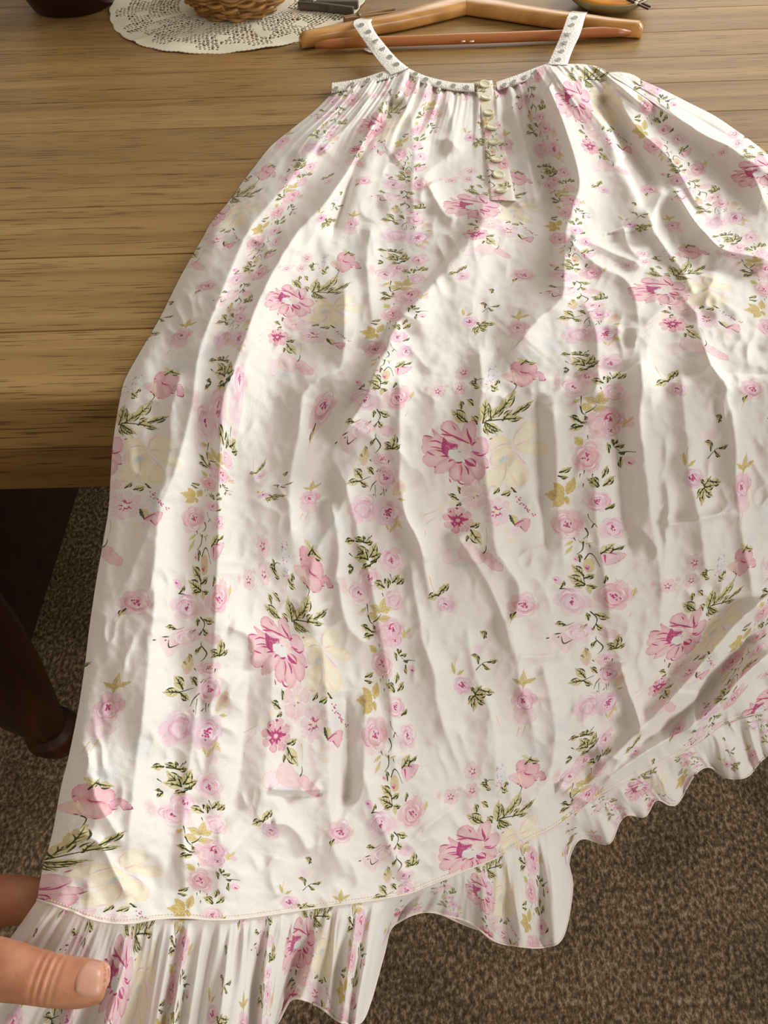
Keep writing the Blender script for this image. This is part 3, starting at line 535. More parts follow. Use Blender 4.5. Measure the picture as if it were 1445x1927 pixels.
def tps_fit(src, dst, reg):
    n = len(src); d = np.hypot(src[:, None, 0]-src[None, :, 0], src[:, None, 1]-src[None, :, 1])
    K = np.where(d > 0, d*d*np.log(d+1e-9), 0)+np.eye(n)*reg; Pm = np.c_[np.ones(n), src]
    A = np.zeros((n+3, n+3)); A[:n, :n] = K; A[:n, n:] = Pm; A[n:, :n] = Pm.T
    return np.linalg.solve(A, np.r_[dst, np.zeros((3, dst.shape[1]))])
_S = LM[:, :2]/1000; _W = tps_fit(_S, LM[:, 2:], .0006)
def print_uv(px, py):
    x = np.asarray(px, float).ravel()/1000; y = np.asarray(py, float).ravel()/1000; out = np.zeros((len(x), 2))
    for s in range(0, len(x), 60000):
        X, Y = x[s:s+60000], y[s:s+60000]; d2 = (X[:, None]-_S[:, 0])**2+(Y[:, None]-_S[:, 1])**2
        K = np.where(d2 > 0, .5*d2*np.log(d2+1e-12), 0); out[s:s+60000] = K@_W[:-3]+np.c_[np.ones(len(X)), X, Y]@_W[-3:]
    out = out.reshape(np.shape(px)+(2,)); out[..., 0] /= PW; out[..., 1] = 1-out[..., 1]/PH; return out
# folds: ((points), height at start mm, at end mm, reach to the left px, reach to the right px)
RG = [
 ([(745,150),(716,215),(690,260),(661,316),(632,355),(605,391),(564,432),(504,530),(463,627),(439,696),(421,745),(416,800),(412,950),(408,1100),(400,1250),(392,1400)],14,6,26,70),
 ([(742,178),(720,228),(690,275),(664,325),(640,400),(622,452)],-8,-6,12,14),
 ([(655,190),(600,260),(545,340),(511,378),(470,430),(442,488),(407,575),(380,640),(368,700),(362,760),(345,830),(325,900),(302,960),(292,1050),(290,1150),(280,1250),(262,1400),(250,1500),(242,1600),(240,1710)],9,7,55,38),
 ([(650,520),(648,600),(643,690),(600,712),(567,748),(563,817),(549,886),(545,960),(555,1050)],6,5,30,45),
 ([(915,375),(905,405),(880,450),(850,490),(810,540),(770,580),(745,610),(728,650),(705,700),(690,740),(672,775),(650,810),(632,840)],10,14,20,80),
 ([(905,400),(878,440),(840,484),(800,530),(762,568),(735,600),(716,650),(690,700),(672,745),(640,790)],-5,-5,14,10),
 ([(625,860),(640,890),(655,930),(670,985),(690,1060),(705,1130),(718,1200),(728,1260),(738,1340),(740,1440)],3,3,12,22),
 ([(1022,130),(1040,180),(1062,240),(1082,300),(1090,350),(1075,400),(1065,430),(1060,490),(1060,550),(1043,575),(1008,606),(977,644),(946,672)],14,9,34,50),
 ([(985,170),(1010,250),(1035,330),(1045,400),(1043,480),(1040,550)],-6,-6,22,18),
 ([(1030,135),(1052,145),(1102,200),(1137,240),(1162,300),(1187,350),(1222,415),(1225,450)],13,6,50,16),
 ([(1165,300),(1195,340),(1215,400)],-4,-4,12,16),
 ([(1147,145),(1172,200),(1202,245),(1252,290),(1287,340),(1310,380),(1340,410)],8,4,14,42),
 ([(1130,180),(1160,240),(1200,300),(1240,350)],-6,-4,16,14),
 ([(1156,151),(1189,177),(1216,189),(1237,192),(1257,205),(1282,225),(1307,242),(1343,263),(1383,280),(1410,300),(1460,335),(1520,400)],10,8,26,13),
 ([(1190,165),(1230,183),(1280,205),(1340,240),(1400,275)],-5,-4,9,8),
 ([(1249,350),(1228,405),(1228,430),(1256,473),(1280,504),(1310,560)],5,3,16,18),
 ([(1265,350),(1289,390),(1308,418),(1326,439),(1348,461),(1370,473),(1400,479),(1460,492)],7,6,14,16),
 ([(1074,442),(1123,461),(1160,479),(1191,492),(1216,504)],6,3,18,12),
 ([(1071,452),(1123,498),(1172,522),(1195,560),(1200,612)],4,2,18,14),
 ([(1345,510),(1333,541),(1277,562),(1240,587),(1212,612),(1191,618),(1140,622)],7,2,30,22),
 ([(1172,427),(1185,467),(1210,490)],4,3,14,14),
 ([(1317,627),(1333,676),(1350,705),(1366,726),(1366,750),(1376,781),(1385,843),(1385,901),(1392,963),(1398,1014),(1409,1073),(1416,1124)],5,4,26,16),
 ([(1204,652),(1206,700),(1209,735),(1203,781),(1212,858),(1220,918),(1224,970),(1237,1042),(1244,1124),(1240,1200)],7,4,40,24),
 ([(1251,901),(1258,953),(1251,1055),(1248,1141)],2.5,2,12,12),
 ([(1251,987),(1292,983),(1344,970),(1388,963)],3,2,10,10),
 ([(935,1030),(950,1062),(974,1097),(977,1124),(970,1158),(965,1192),(970,1227),(976,1261),(981,1302),(998,1347),(1005,1400)],6,5,26,20),
 ([(974,1234),(1018,1237),(1070,1227)],3,1,10,14),
 ([(980,1306),(1020,1312),(1060,1312)],2,1,8,10),
 ([(1166,1247),(1179,1292),(1197,1340),(1206,1385)],5,5,10,12),
 ([(1450,1120),(1400,1160),(1350,1215),(1300,1275),(1250,1330),(1190,1390),(1140,1440),(1095,1490)],10,5,20,46),
 ([(1450,1228),(1400,1270),(1350,1325),(1300,1368),(1240,1400),(1180,1440),(1120,1490)],9,4,14,20),
 ([(1420,1190),(1370,1245),(1320,1310),(1270,1355),(1200,1405)],-8,-5,16,16),
 ([(1308,1300),(1304,1355),(1299,1382)],3,3,30,6),
 ([(1125,1425),(1148,1423),(1168,1432)],6,5,12,12),
 ([(1050,1478),(1090,1500),(1110,1512)],5,4,14,18),
 ([(900,640),(904,680),(908,731),(904,760),(906,818),(914,876),(916,915),(923,954),(930,1000),(933,1050),(925,1090)],4,4,26,38),
 ([(752,700),(752,771),(752,870),(753,944),(769,985),(790,1030),(804,1090),(812,1150)],3,4,14,16),
 ([(758,920),(765,975),(786,1012),(800,1060)],4,4,16,10),
 ([(772,1058),(779,1110),(789,1161),(796,1213),(817,1265),(824,1330),(845,1400)],3,3,16,14),
 ([(855,1000),(880,1040),(905,1075),(925,1110),(945,1160),(965,1235)],4,4,14,18),
 ([(1040,760),(1048,850),(1046,930),(1058,1010),(1062,1080)],4,3,40,18),
 ([(1010,740),(1015,850),(1020,960),(1030,1050)],-4,-4,24,24),
 ([(1170,740),(1165,850),(1170,960),(1190,1050)],-5,-4,26,22),
 ([(430,1179),(468,1195),(478,1225),(471,1258),(440,1300),(425,1330)],4,3,16,26),
 ([(512,1180),(512,1300),(512,1369),(504,1400),(500,1436),(497,1506),(490,1544),(452,1585),(421,1625),(405,1690)],5,5,60,40),
 ([(470,1240),(462,1330),(455,1420),(440,1500),(400,1570)],-4,-4,30,30),
 ([(606,1196),(609,1230),(616,1317),(621,1400),(621,1506),(628,1592),(650,1650)],5,5,46,14),
 ([(650,1300),(655,1400),(655,1480),(648,1520)],-4,-5,20,16),
 ([(690,1300),(687,1350),(684,1454),(677,1499),(649,1544),(632,1570)],3,5,26,22),
 ([(690,1464),(701,1523),(725,1571),(746,1620),(770,1660)],5,3,16,20),
 ([(505,1484),(560,1488),(607,1484)],3,3,8,8),
 ([(505,1494),(560,1497),(607,1494)],-2.5,-2.5,6,6),
 ([(512,1550),(538,1551),(563,1571),(580,1606)],4,3,10,14),
 ([(520,1610),(510,1650),(525,1690)],2,2,14,14),
 ([(850,1520),(820,1545),(791,1565),(765,1600)],3,2,14,14),
 ([(637,1092),(644,1144),(661,1189),(696,1213)],4,3,18,18),
 ([(620,940),(634,1000),(637,1050),(630,1100)],4,4,18,18),
 ([(660,890),(640,960),(610,1010),(590,1060),(580,1140),(590,1200)],3,4,20,22),
 ([(755,160),(780,260),(775,360),(785,450)],4,2,30,30),
 ([(700,420),(690,500),(700,600),(690,660)],4,3,26,30),
 ([(840,180),(852,240),(845,290),(800,330),(790,400)],4,3,30,30),
 ([(735,300),(770,275),(840,262),(870,290)],3,3,16,20),
 ([(805,345),(835,400),(860,410)],4,2,16,18),
 ([(505,215),(470,300),(420,400),(380,470)],3,3,18,26),
 ([(340,700),(320,780),(318,850),(290,960),(262,1040),(240,1090),(215,1140)],4,2,22,26),
 ([(700,170),(670,220),(630,260),(600,290)],5,3,10,16),
 ([(960,190),(985,260),(1000,330),(1010,390)],3,2,18,18),
 ([(1240,175),(1290,210),(1350,255),(1410,320),(1445,400)],3,4,20,20),
 ([(1095,560),(1120,620),(1125,700),(1115,760)],4,3,30,30),
 ([(1280,700),(1290,800),(1300,900),(1320,1000),(1330,1100)],3,3,24,24),
 ([(375,1250),(368,1350),(355,1450),(345,1560),(350,1660)],3,4,24,24),
 ([(170,1400),(180,1500),(215,1560),(232,1600)],3,3,24,20),
 ([(140,1560),(190,1590),(215,1640),(240,1690)],3,4,14,16),
 ([(1020,1250),(1040,1330),(1045,1400),(1030,1470),(990,1540)],4,4,26,24),
 ([(880,1180),(890,1260),(920,1330),(935,1420),(930,1500)],3,3,24,24),
 ([(1120,900),(1125,1000),(1140,1100),(1150,1180)],3,3,20,24),
]
def fold_height(px, py):
    h = np.zeros(px.shape)
    for P, a0, a1, wl, wr in RG:
        P = resample(crom(P, 5), max(6, len(P)*3)); R = 6.0*max(wl, wr)
        m = (px > P[:, 0].min()-R) & (px < P[:, 0].max()+R) & (py > P[:, 1].min()-R) & (py < P[:, 1].max()+R)
        X, Y = px[m], py[m]; best = np.full(X.shape, 1e9); tt = np.zeros(X.shape); sd = np.zeros(X.shape); n = len(P)-1
        for i in range(n):
            ax, ay = P[i]; vx, vy = P[i+1]-P[i]; t = np.clip(((X-ax)*vx+(Y-ay)*vy)/(vx*vx+vy*vy), 0, 1)
            ex, ey = X-ax-t*vx, Y-ay-t*vy; d = np.hypot(ex, ey); k = d < best
            best = np.where(k, d, best); tt = np.where(k, (i+t)/n, tt); sd = np.where(k, (vx*ey-vy*ex)/math.hypot(vx, vy), sd)
        if P[-1][1] < P[0][1]: sd = -sd
        wL, wR = (wl, wr)
        blend = .5+.5*np.tanh(-sd/(3.0+.12*best)); w = (wL*(1-blend)+wR*blend)*.86
        q = np.sqrt(best*best+4.0)/w-2.0/w; f = np.exp(-q**1.1*1.15)
        h[m] += (a0+(a1-a0)*tt)*2.0e-3*f*np.clip(tt/.08+.25, 0, 1)*np.clip((1-tt)/.10+.1, 0, 1)
    return h
crng = np.random.RandomState(11)
_cr = [(fft_noise(1000, 900, 46, 90, crng, (2.2, 1)), .0016), (fft_noise(1000, 900, 22, 60, crng, (1.5, 1)), .0012), (fft_noise(1000, 900, 9, 24, crng), .00016)]
_ck = fft_noise(1000, 900, 40, 120, crng)
def bil(N, x, y):
    x = np.clip(x, 0, N.shape[1]-1.001); y = np.clip(y, 0, N.shape[0]-1.001); i = x.astype(int); j = y.astype(int); fx, fy = x-i, y-j
    return (N[j, i]*(1-fx)+N[j, i+1]*fx)*(1-fy)+(N[j+1, i]*(1-fx)+N[j+1, i+1]*fx)*fy
def crumple(px, py):
    x, y = (px+60)/2, (py+20)/2; h = 0
    for k, (N, a) in enumerate(_cr):
        n = bil(N, x, y); h = h+a*(n if k != 1 else (.8-np.abs(n))*np.clip(bil(_ck, x, y)*.8+.5, 0, 1.4))
    return h
LEFT = [(632,166),(615,185),(590,210),(550,242),(510,275),(480,312),(455,345),(430,380),(398,418),(380,450),(340,520),(300,600),(262,665),(235,715),(225,755),(213,830),(208,900),(204,960),(194,1020),(180,1100),(167,1190),(160,1250),(148,1330),(130,1420),(115,1480),(98,1570),(79,1640),(70,1694)]
TOP = [(632,166),(680,150),(742,130),(765,128),(800,146),(850,160),(890,163),(908,153),(935,161),(975,146),(1010,130),(1035,121),(1070,120),(1100,121),(1130,127),(1146,142),(1165,142),(1190,144)]
RIGHT = [(1190,144),(1240,165),(1300,195),(1345,218),(1385,245),(1420,270),(1455,300),(1560,410),(1640,560),(1690,760),(1700,960),(1660,1150),(1600,1270)]
SEAM = [(70,1694),(130,1714),(170,1730),(210,1738),(250,1738),(290,1731),(345,1728),(400,1732),(460,1729),(550,1716),(600,1709),(650,1702),(690,1697),(725,1691),(770,1682),(800,1670),(835,1656),(870,1641),(930,1617),(990,1584),(1040,1560),(1097,1519),(1140,1493),(1187,1466),(1262,1429),(1319,1396),(1364,1363),(1400,1350),(1445,1337),(1520,1305),(1600,1270)]
NU, NV = 560, 700
def coons(nu, nv):
    T, B, Lf, Rt = (resample(crom(c, 6), n) for c, n in ((TOP, nu), (SEAM, nu), (LEFT, nv), (RIGHT, nv)))
    u = np.linspace(0, 1, nu)[None, :, None]; v = np.linspace(0, 1, nv)[:, None, None]
    return (1-v)*T[None]+v*B[None]+(1-u)*Lf[:, None]+u*Rt[:, None]-((1-u)*(1-v)*T[0]+u*(1-v)*T[-1]+(1-u)*v*B[0]+u*v*B[-1])
def edge_d(px, py, P):
    P = resample(crom(P, 4), 80); best = np.full(px.shape, 1e9)
    for (ax, ay), (bx, by) in zip(P[:-1], P[1:]):
        vx, vy = bx-ax, by-ay; t = np.clip(((px-ax)*vx+(py-ay)*vy)/(vx*vx+vy*vy), 0, 1); best = np.minimum(best, np.hypot(px-ax-t*vx, py-ay-t*vy))
    return best
_ga = fft_noise(40, 1010, 16, 60, crng, (2, 1))
def cloth_h(px, py, v=None, u=None):
    dl = edge_d(px, py, LEFT); dr = edge_d(px, py, RIGHT)
    e = np.minimum(1-np.exp(-(dl/13)**1.3), 1-np.exp(-(dr/13)**1.3)); far = np.clip(1-(py-150)/900, .35, 1)
    h = .0100+fold_height(px, py)+crumple(px, py)*np.clip(.45+(py-150)/700, .45, 1.05)
    if u is not None:                             # gathers under the lace band
        g = np.clip(1-v/.16, 0, 1)**1.6; w = bil(_ga, u*1000*(1-.0*v), 30*v+1)*.75
        h = h+g*w*.0035*np.clip(v/.012, .35, 1)
        h = h-.004*np.clip(1-v/.03, 0, 1)
    h = np.maximum(h, np.interp(py, [700, 800], [.0016, -.006]))
    lo = np.where(py < 740, .0014, .0)
    return lo+(h-lo)*e
Q = coons(NU, NV); UU = np.linspace(0, 1, NU)[None, :]*np.ones((NV, 1)); VV = np.linspace(0, 1, NV)[:, None]*np.ones((1, NU))
HH = cloth_h(Q[..., 0], Q[..., 1], VV, UU)
TF = solve(Q[..., 0], Q[..., 1], HH); PF = at_depth(Q[..., 0], Q[..., 1], TF)
UVF = print_uv(Q[..., 0], Q[..., 1])
# print as a picture held in memory, painted by the strokes above
img = bpy.data.images.new('floral_print', LW, LH); pxl = np.ones((LH, LW, 4), np.float32); pxl[..., :3] = tile[::-1]
img.pixels.foreach_set(pxl.ravel()); img.update(); img.pack()
def cloth_mat(name, plain=None, trans=.22, tone=None):
    m, nt, b = new_mat(name, rough=.85, spec=.15); b.inputs['Sheen Weight'].default_value = .12
    out = nt.nodes['Material Output']; uvn = nd(nt, 'ShaderNodeTexCoord')
    if plain is None:
        im = nd(nt, 'ShaderNodeTexImage'); im.image = img; nt.links.new(uvn.outputs['UV'], im.inputs[0]); c = im.outputs[0]
        if tone:
            tm = nd(nt, 'ShaderNodeMix', data_type='RGBA', blend_type='MULTIPLY'); tm.inputs[0].default_value = 1; tm.inputs[7].default_value = tone+(1,); nt.links.new(c, tm.inputs[6]); c = tm.outputs[2]
    else:
        rg = nd(nt, 'ShaderNodeRGB'); rg.outputs[0].default_value = L(plain); c = rg.outputs[0]
    nt.links.new(c, b.inputs['Base Color'])
    tr = nd(nt, 'ShaderNodeBsdfTranslucent'); nt.links.new(c, tr.inputs[0]); mx = nd(nt, 'ShaderNodeMixShader'); mx.inputs[0].default_value = trans
    nt.links.new(b.outputs[0], mx.inputs[1]); nt.links.new(tr.outputs[0], mx.inputs[2]); nt.links.new(mx.outputs[0], out.inputs[0])
    n1 = nd(nt, 'ShaderNodeTexNoise', i_Scale=900.0, i_Detail=2.0); mp = coords(nt, (1, 1, 1)); nt.links.new(mp, n1.inputs['Vector']); add_bump(nt, b, n1.outputs[0], .25, .0006)
    return m
CLOTHM = cloth_mat('floral_cotton')
def lace_mat():
    m, nt, b = new_mat('cotton_lace', (236, 230, 218), .9, .1); co = coords(nt, (1, 1, 1))
    v = nd(nt, 'ShaderNodeTexVoronoi', i_Scale=520.0); nt.links.new(co, v.inputs['Vector']); r = ramp(nt, [(0, (250, 247, 240)), (.8, (222, 215, 202))]); nt.links.new(v.outputs[0], r.inputs[0]); nt.links.new(r.outputs[0], b.inputs['Base Color'])
    add_bump(nt, b, v.outputs[0], .6, .0012); return m
LACE = lace_mat()
dress = thing('dress', (0.05, .3, ZT+.002), 'white sleeveless nightdress with pink rose print and ruffled hem, laid over the table edge', 'dress')
obj('front_panel', grid_mesh('front_panel', PF, UVF), CLOTHM, dress)
# back of the dress, lying under the front
Qb = coons(90, 110); ctr = Qb.mean((0, 1)); Qb = Qb+(np.array([0, 0])); 
ub = np.linspace(0, 1, 90)[None, :]; ins = 3*(1-2*ub)*np.ones((110, 1)); Qb[..., 0] += ins
hb = np.where(Qb[..., 1] < 745, .0008, (-.012-.004*np.abs(np.sin(ub*30)))*np.clip(np.minimum(ub, 1-ub)/.06, 0, 1)-.0008); TB = solve(Qb[..., 0], Qb[..., 1], hb)
obj('back_panel', grid_mesh('back_panel', at_depth(Qb[..., 0], Qb[..., 1], TB), print_uv(Qb[..., 0]+300, Qb[..., 1])), CLOTHM, dress)
# ------------------------------------------------------------------ ruffle along the hem: (seam x,y  edge x,y)
RUF = [(70,1694,-80,1900),(130,1714,20,1990),(210,1738,150,2030),(290,1731,270,2020),(400,1732,390,2000),(460,1729,470,1975),(550,1716,520,1927),(568,1714,549,1879),(600,1709,598,1892),(640,1704,640,1922),(690,1697,676,1925),(715,1693,696,1886),(735,1689,722,1794),(755,1685,739,1742),
 (790,1674,795,1716),(825,1660,845,1724),(865,1643,886,1737),(900,1630,930,1770),(940,1612,975,1780),(980,1590,1023,1782),(1010,1575,1059,1762),(1035,1562,1077,1670),(1048,1554,1070,1620),(1062,1544,1092,1578),(1090,1524,1144,1588),(1118,1507,1165,1547),(1140,1493,1182,1533),(1165,1479,1213,1536),(1190,1465,1234,1505),(1220,1450,1261,1515),(1240,1440,1278,1507),(1262,1429,1307,1457),(1290,1413,1335,1443),(1319,1396,1364,1463),(1350,1373,1405,1461),(1380,1357,1434,1429),(1445,1337,1475,1405),(1600,1270,1620,1340)]
def make_ruffle(name, tab, nu, nv, push, amp, seed, mat, uvo=(0, 0)):
    R = resample(crom(tab, 6), nu); rg = np.random.RandomState(seed); u = np.linspace(0, 1, nu)
    S, O = R[:, :2], R[:, 2:]; tS = solve(S[:, 0], S[:, 1], cloth_h(S[:, 0], S[:, 1])-push*.3+np.zeros(nu))
    D = rays(O[:, 0], O[:, 1]); ySd = (CAM+rays(S[:, 0], S[:, 1])*tS[:, None])[:, 1]
    tv = np.where(D[:, 1] > .02, (ySd+.004-CAM[1])/np.maximum(D[:, 1], .02), tS)
    k = np.clip((S[:, 0]-620)/260, 0, 1); tO = tS+(np.clip(tv, tS-.02, tS+.075)-tS)*k*.8+.012*(1-k)+push
    v = np.linspace(0, 1, nv)[:, None]; X = S[None]*(1-v[..., None])+O[None]*v[..., None]; t = tS[None]*(1-v)+tO[None]*v
    arc = np.r_[0, np.cumsum(np.hypot(*np.diff(S, axis=0).T))]
    N1 = fft_noise(64, 4096, 60, 200, rg, (3, 1)); N2 = fft_noise(64, 4096, 22, 60, rg, (2.0, 1))
    a = (arc*2.0+30)[None, :]+v*60; n1 = bil(N1, a % 4000, v*50+2+0*a); n2 = bil(N2, a % 4000, v*50+2+0*a)
    ln = np.hypot(*(O-S).T); kk = np.ones(121)/121; lsm = np.convolve(np.pad(ln, 60, mode='edge'), kk, 'valid')
    bulge = np.clip(ln-lsm, -40, 40)*.00030*np.clip((S[:, 0]-560)/100, 0, 1)
    t = t-bulge[None]*np.clip(v*1.5, 0, 1)-amp*1.0*n1*np.clip(v*1.6, 0, 1)-amp*.16*n2*np.clip(v*7+.15, 0, 1)*(1-.7*v)
    t = t+.0012*np.clip(1-v*8, 0, 1)
    g = (arc/14)[None, :]+0*v; wob = (np.sin(g*2.1)+np.sin(g*1.3+1))*np.clip(v*5, 0, 1)*(1-v)*2
    Xp = X[..., 0]+wob; Yp = X[..., 1]
    pu = (arc[None, :]*2.5/1.0+v*20+uvo[0])/PW; pv = 1-((1900+v*210+uvo[1])/PH)+0*pu
    ob = obj(name, grid_mesh(name, at_depth(Xp, Yp, t), np.stack([pu, pv], -1)), mat, dress)
    rim = at_depth(Xp[-1], Yp[-1], t[-1]-.0004); bm = bmesh.new(); bm_tube(bm, rim[::2], .0009, 5); obj('hem', bm, LACE if False else HEMM, ob)
    return ob
HEMM = cloth_mat('hem_cotton', (236, 226, 210), .15)
def sub_parent(child, par): child.parent = par; child.matrix_basis = Matrix.Identity(4)
_old = obj
ruf = None
def obj(name, me, mat, parent=None, smooth=True):
    o = _old(name, me, mat, None, smooth)
    if parent is not None:
        o.parent = parent; w = parent.location if parent.parent is None else Vector((0, 0, 0))
        o.matrix_basis = Matrix.Translation(-w)
    return o
ruf = make_ruffle('ruffle', RUF, 900, 60, 0.0, .0065, 4, CLOTHM)
BRUF = [(690,1697,700,1752),(725,1691,735,1742),(755,1686,768,1724),(785,1676,800,1710),(815,1664,835,1722),(850,1650,870,1738),(890,1634,905,1750),(930,1617,960,1762)]
make_ruffle('back_ruffle', BRUF, 200, 30, .022, .003, 9, CLOTHM, (300, 60))
# narrow seam band and its stitching above the ruffle
Sm = resample(crom(SEAM, 6), 700); Sm = Sm[(Sm[:, 0] < 1500)]
for off, wdt, nm, mt in ((-1.2, .0011, 'hem_seam', HEMM),):
    ts = solve(Sm[:, 0], Sm[:, 1]+off, cloth_h(Sm[:, 0], Sm[:, 1]+off)+.0002); bm = bmesh.new(); bm_tube(bm, at_depth(Sm[:, 0], Sm[:, 1]+off, ts), wdt*.6, 5); obj(nm, bm, mt, dress)
bm = bmesh.new(); arc = np.r_[0, np.cumsum(np.hypot(*np.diff(Sm, axis=0).T))]
st = np.arange(8, arc[-1], 6.0); sx = np.interp(st, arc, Sm[:, 0]); sy = np.interp(st, arc, Sm[:, 1])-8; sx2 = np.interp(st+3.6, arc, Sm[:, 0]); sy2 = np.interp(st+3.6, arc, Sm[:, 1])-8
pa = at_depth(sx, sy, solve(sx, sy, cloth_h(sx, sy)+.0002)); pb = at_depth(sx2, sy2, solve(sx2, sy2, cloth_h(sx2, sy2)+.0002))
for a, b_ in zip(pa, pb): bm_tube(bm, [a, b_], .00022, 4)
o = obj('stitching', bm, new_mat('cream_thread', (226, 210, 176), .8)[0], dress); o['kind'] = 'stuff'
# ------------------------------------------------------------------ lace band, straps, placket, buttons
SATIN, _, _ = new_mat('grey_satin', (132, 132, 118), .5, .3)
def ribbon(name, A, B, hA, hB, n, scallop=0.0, wave=40, thick=.0009, ny=7, mat=LACE, plane=False, bumps=0.0):
    A = resample(crom(A, 6), n); B = resample(crom(B, 6), n); s = np.linspace(0, 1, n)
    rows = []
    for k in range(ny):
        f = k/(ny-1); X = A*(1-f)+B*f; dirn = (A-B)/np.maximum(np.hypot(*(A-B).T), 1e-6)[:, None]
        if k == 0: X = X+dirn*scallop*np.abs(np.sin(s*wave*np.pi))[:, None]
        if k == ny-1: X = X-dirn*scallop*np.abs(np.sin(s*wave*np.pi+.7))[:, None]
        h = np.interp(s, np.linspace(0, 1, len(hA)), hA)*(1-f)+np.interp(s, np.linspace(0, 1, len(hB)), hB)*f+bumps*math.sin(math.pi*f)
        rows.append(on_z(X[:, 0], X[:, 1], ZT+h))
    P = np.array(rows); low = P-np.array([0, 0, thick])
    full = np.concatenate([P, low[::-1], P[:1]], 0)
    return obj(name, grid_mesh(name, full), mat, dress)
def eyelet(px, py, h, rx, ry, ang, par):
    """small oval of the grey ribbon showing through the lace"""
    bm = bmesh.new(); n = 14; c = bm.verts.new(V3(on_z(px, py, ZT+h))); ca, sa = math.cos(ang), math.sin(ang); ring = []
    for k in range(n):
        x, y = rx*math.cos(2*math.pi*k/n), ry*math.sin(2*math.pi*k/n); ring.append(bm.verts.new(V3(on_z(px+x*ca-y*sa, py+x*sa+y*ca, ZT+h-.0003))))
    for k in range(n): bm.faces.new((c, ring[(k+1) % n], ring[k]))
    rim = [v.co.copy() for v in ring]; e = obj('eyelet', bm, SATIN, par)
    bm2 = bmesh.new(); bm_tube(bm2, rim, .0003, 4, closed=True); return e, bm2
def band(name, A, B, hA, hB, n, eyes, ang, rx=5.5, ry=3.6, **kw):
    r = ribbon(name, A, B, hA, hB, n, **kw)
    rims = bmesh.new()
    mid = (resample(crom(A, 6), 60)+resample(crom(B, 6), 60))/2
    for (x, y, h) in eyes:
        sv = np.argmin(np.hypot(mid[:, 0]-x, mid[:, 1]-y))/59; h = float(np.interp(sv, np.linspace(0, 1, len(hA)), hA))+kw.get('bumps', 0)+.0006
        e, b2 = eyelet(x, y, h, rx, ry, ang, r); tmp = bpy.data.meshes.new('t'); b2.to_mesh(tmp); b2.free(); rims.from_mesh(tmp); bpy.data.meshes.remove(tmp)
    if eyes: obj('eyelet_edging', rims, LACE, r)
    return r
NL = [(765,127),(800,143),(850,155),(892,157)]; NLb = [(768,137),(800,156),(850,168),(893,171)]
band('neckline_lace', NL, NLb, [.012, .012, .0125], [.0125, .0125, .0125], 120, [(781,139,.0142),(801,149,.0144),(826,156,.0144),(853,161,.0144),(878,164,.0146)], .15, scallop=1.2, wave=34, bumps=.0012)
band('neckline_lace', [(934,155),(975,141),(1010,127),(1040,117)], [(936,168),(975,156),(1010,143),(1036,131)], [.0125, .0125, .015], [.0125, .0125, .015], 110, [(948,160,.0148),(966,154,.0148),(986,145,.0150),(1006,136,.0155)], -.35, scallop=1.2, wave=28, bumps=.0012)
band('neckline_lace', [(625,156),(640,155),(680,148),(715,137),(745,128)], [(624,173),(643,170),(682,160),(718,149),(748,141)], [.007, .009, .012, .014], [.006, .008, .012, .014], 110, [(632,166,.0102),(662,158,.0118),(692,150,.0138),(716,141,.0150)], -.25, scallop=1.3, wave=30, bumps=.0012)
band('neckline_lace', [(1142,138),(1165,136),(1190,141),(1205,150)], [(1146,148),(1165,146),(1188,151),(1200,158)], [.010, .010, .006], [.010, .010, .006], 60, [], 0, scallop=1.2, wave=16, bumps=.0008)
band('shoulder_strap', [(665,46),(680,68),(705,103),(720,122),(737,140)], [(697,43),(706,62),(728,90),(748,112),(768,128)], [.0235, .0245, .017, .015, .0155], [.0235, .0245, .017, .015, .0155], 120, [(680,47,.0243),(693,60,.0258),(706,75,.0243),(719,91,.0208),(733,107,.0186),(746,121,.0176)], .0, rx=6, ry=4, scallop=1.4, wave=36, bumps=.001)
band('shoulder_strap', [(1069,30),(1058,62),(1045,92),(1032,121)], [(1100,31),(1090,64),(1076,94),(1066,122)], [.0235, .0235, .017, .016], [.0235, .0235, .017, .016], 120, [(1082,33,.0243),(1076,47,.0248),(1069,63,.0238),(1063,79,.0212),(1057,96,.0188),(1051,112,.0177)], 0, rx=5.5, ry=3.4, scallop=1.4, wave=34, bumps=.001)
for A, B in (([(665,46),(668,38),(680,34)], [(697,43),(700,36),(706,33)]), ([(1069,30),(1072,24),(1078,20)], [(1100,31),(1103,26),(1106,22)])):
    ribbon('strap_back', A, B, [.0235, .018, .004], [.0235, .018, .004], 16, thick=.0009)
ribbon('strap_back', [(684,92),(696,98),(714,99)], [(690,88),(702,94),(718,96)], [.003, .002, .002], [.003, .002, .002], 20)
# placket: a pressed strip a little proud of the gathered cloth
PA = [(889,155),(896,180),(903,210),(908,245),(912,290),(917,335),(921,376)]; PB = [(926,151),(931,175),(937,205),(945,245),(954,290),(963,335),(971,378)]
A = resample(crom(PA, 6), 90); B = resample(crom(PB, 6), 90); f = np.linspace(0, 1, 16)[:, None, None]; X = A[None]*(1-f)+B[None]*f
hh = cloth_h(X[..., 0], X[..., 1]); hm = np.maximum(hh.max(0), .010)[None]; hm = np.convolve(np.pad(hm[0], 8, mode='edge'), np.ones(17)/17, 'valid')[None]+.0014
hp = hm+0*hh; hp[0] = hh[0]-.001; hp[-1] = hh[-1]-.001; hp[1] -= .0002; hp[-2] -= .0002
PM = cloth_mat('placket_cotton', None, .05, (.90, .875, .80))
plk = obj('placket', grid_mesh('placket', on_z(X[..., 0], X[..., 1], ZT+hp), print_uv(X[..., 0]*1.0-160, X[..., 1]+40)), PM, dress)
PEARL, pnt, pb_ = new_mat('pearl_button', (214, 206, 172), .4, .35)
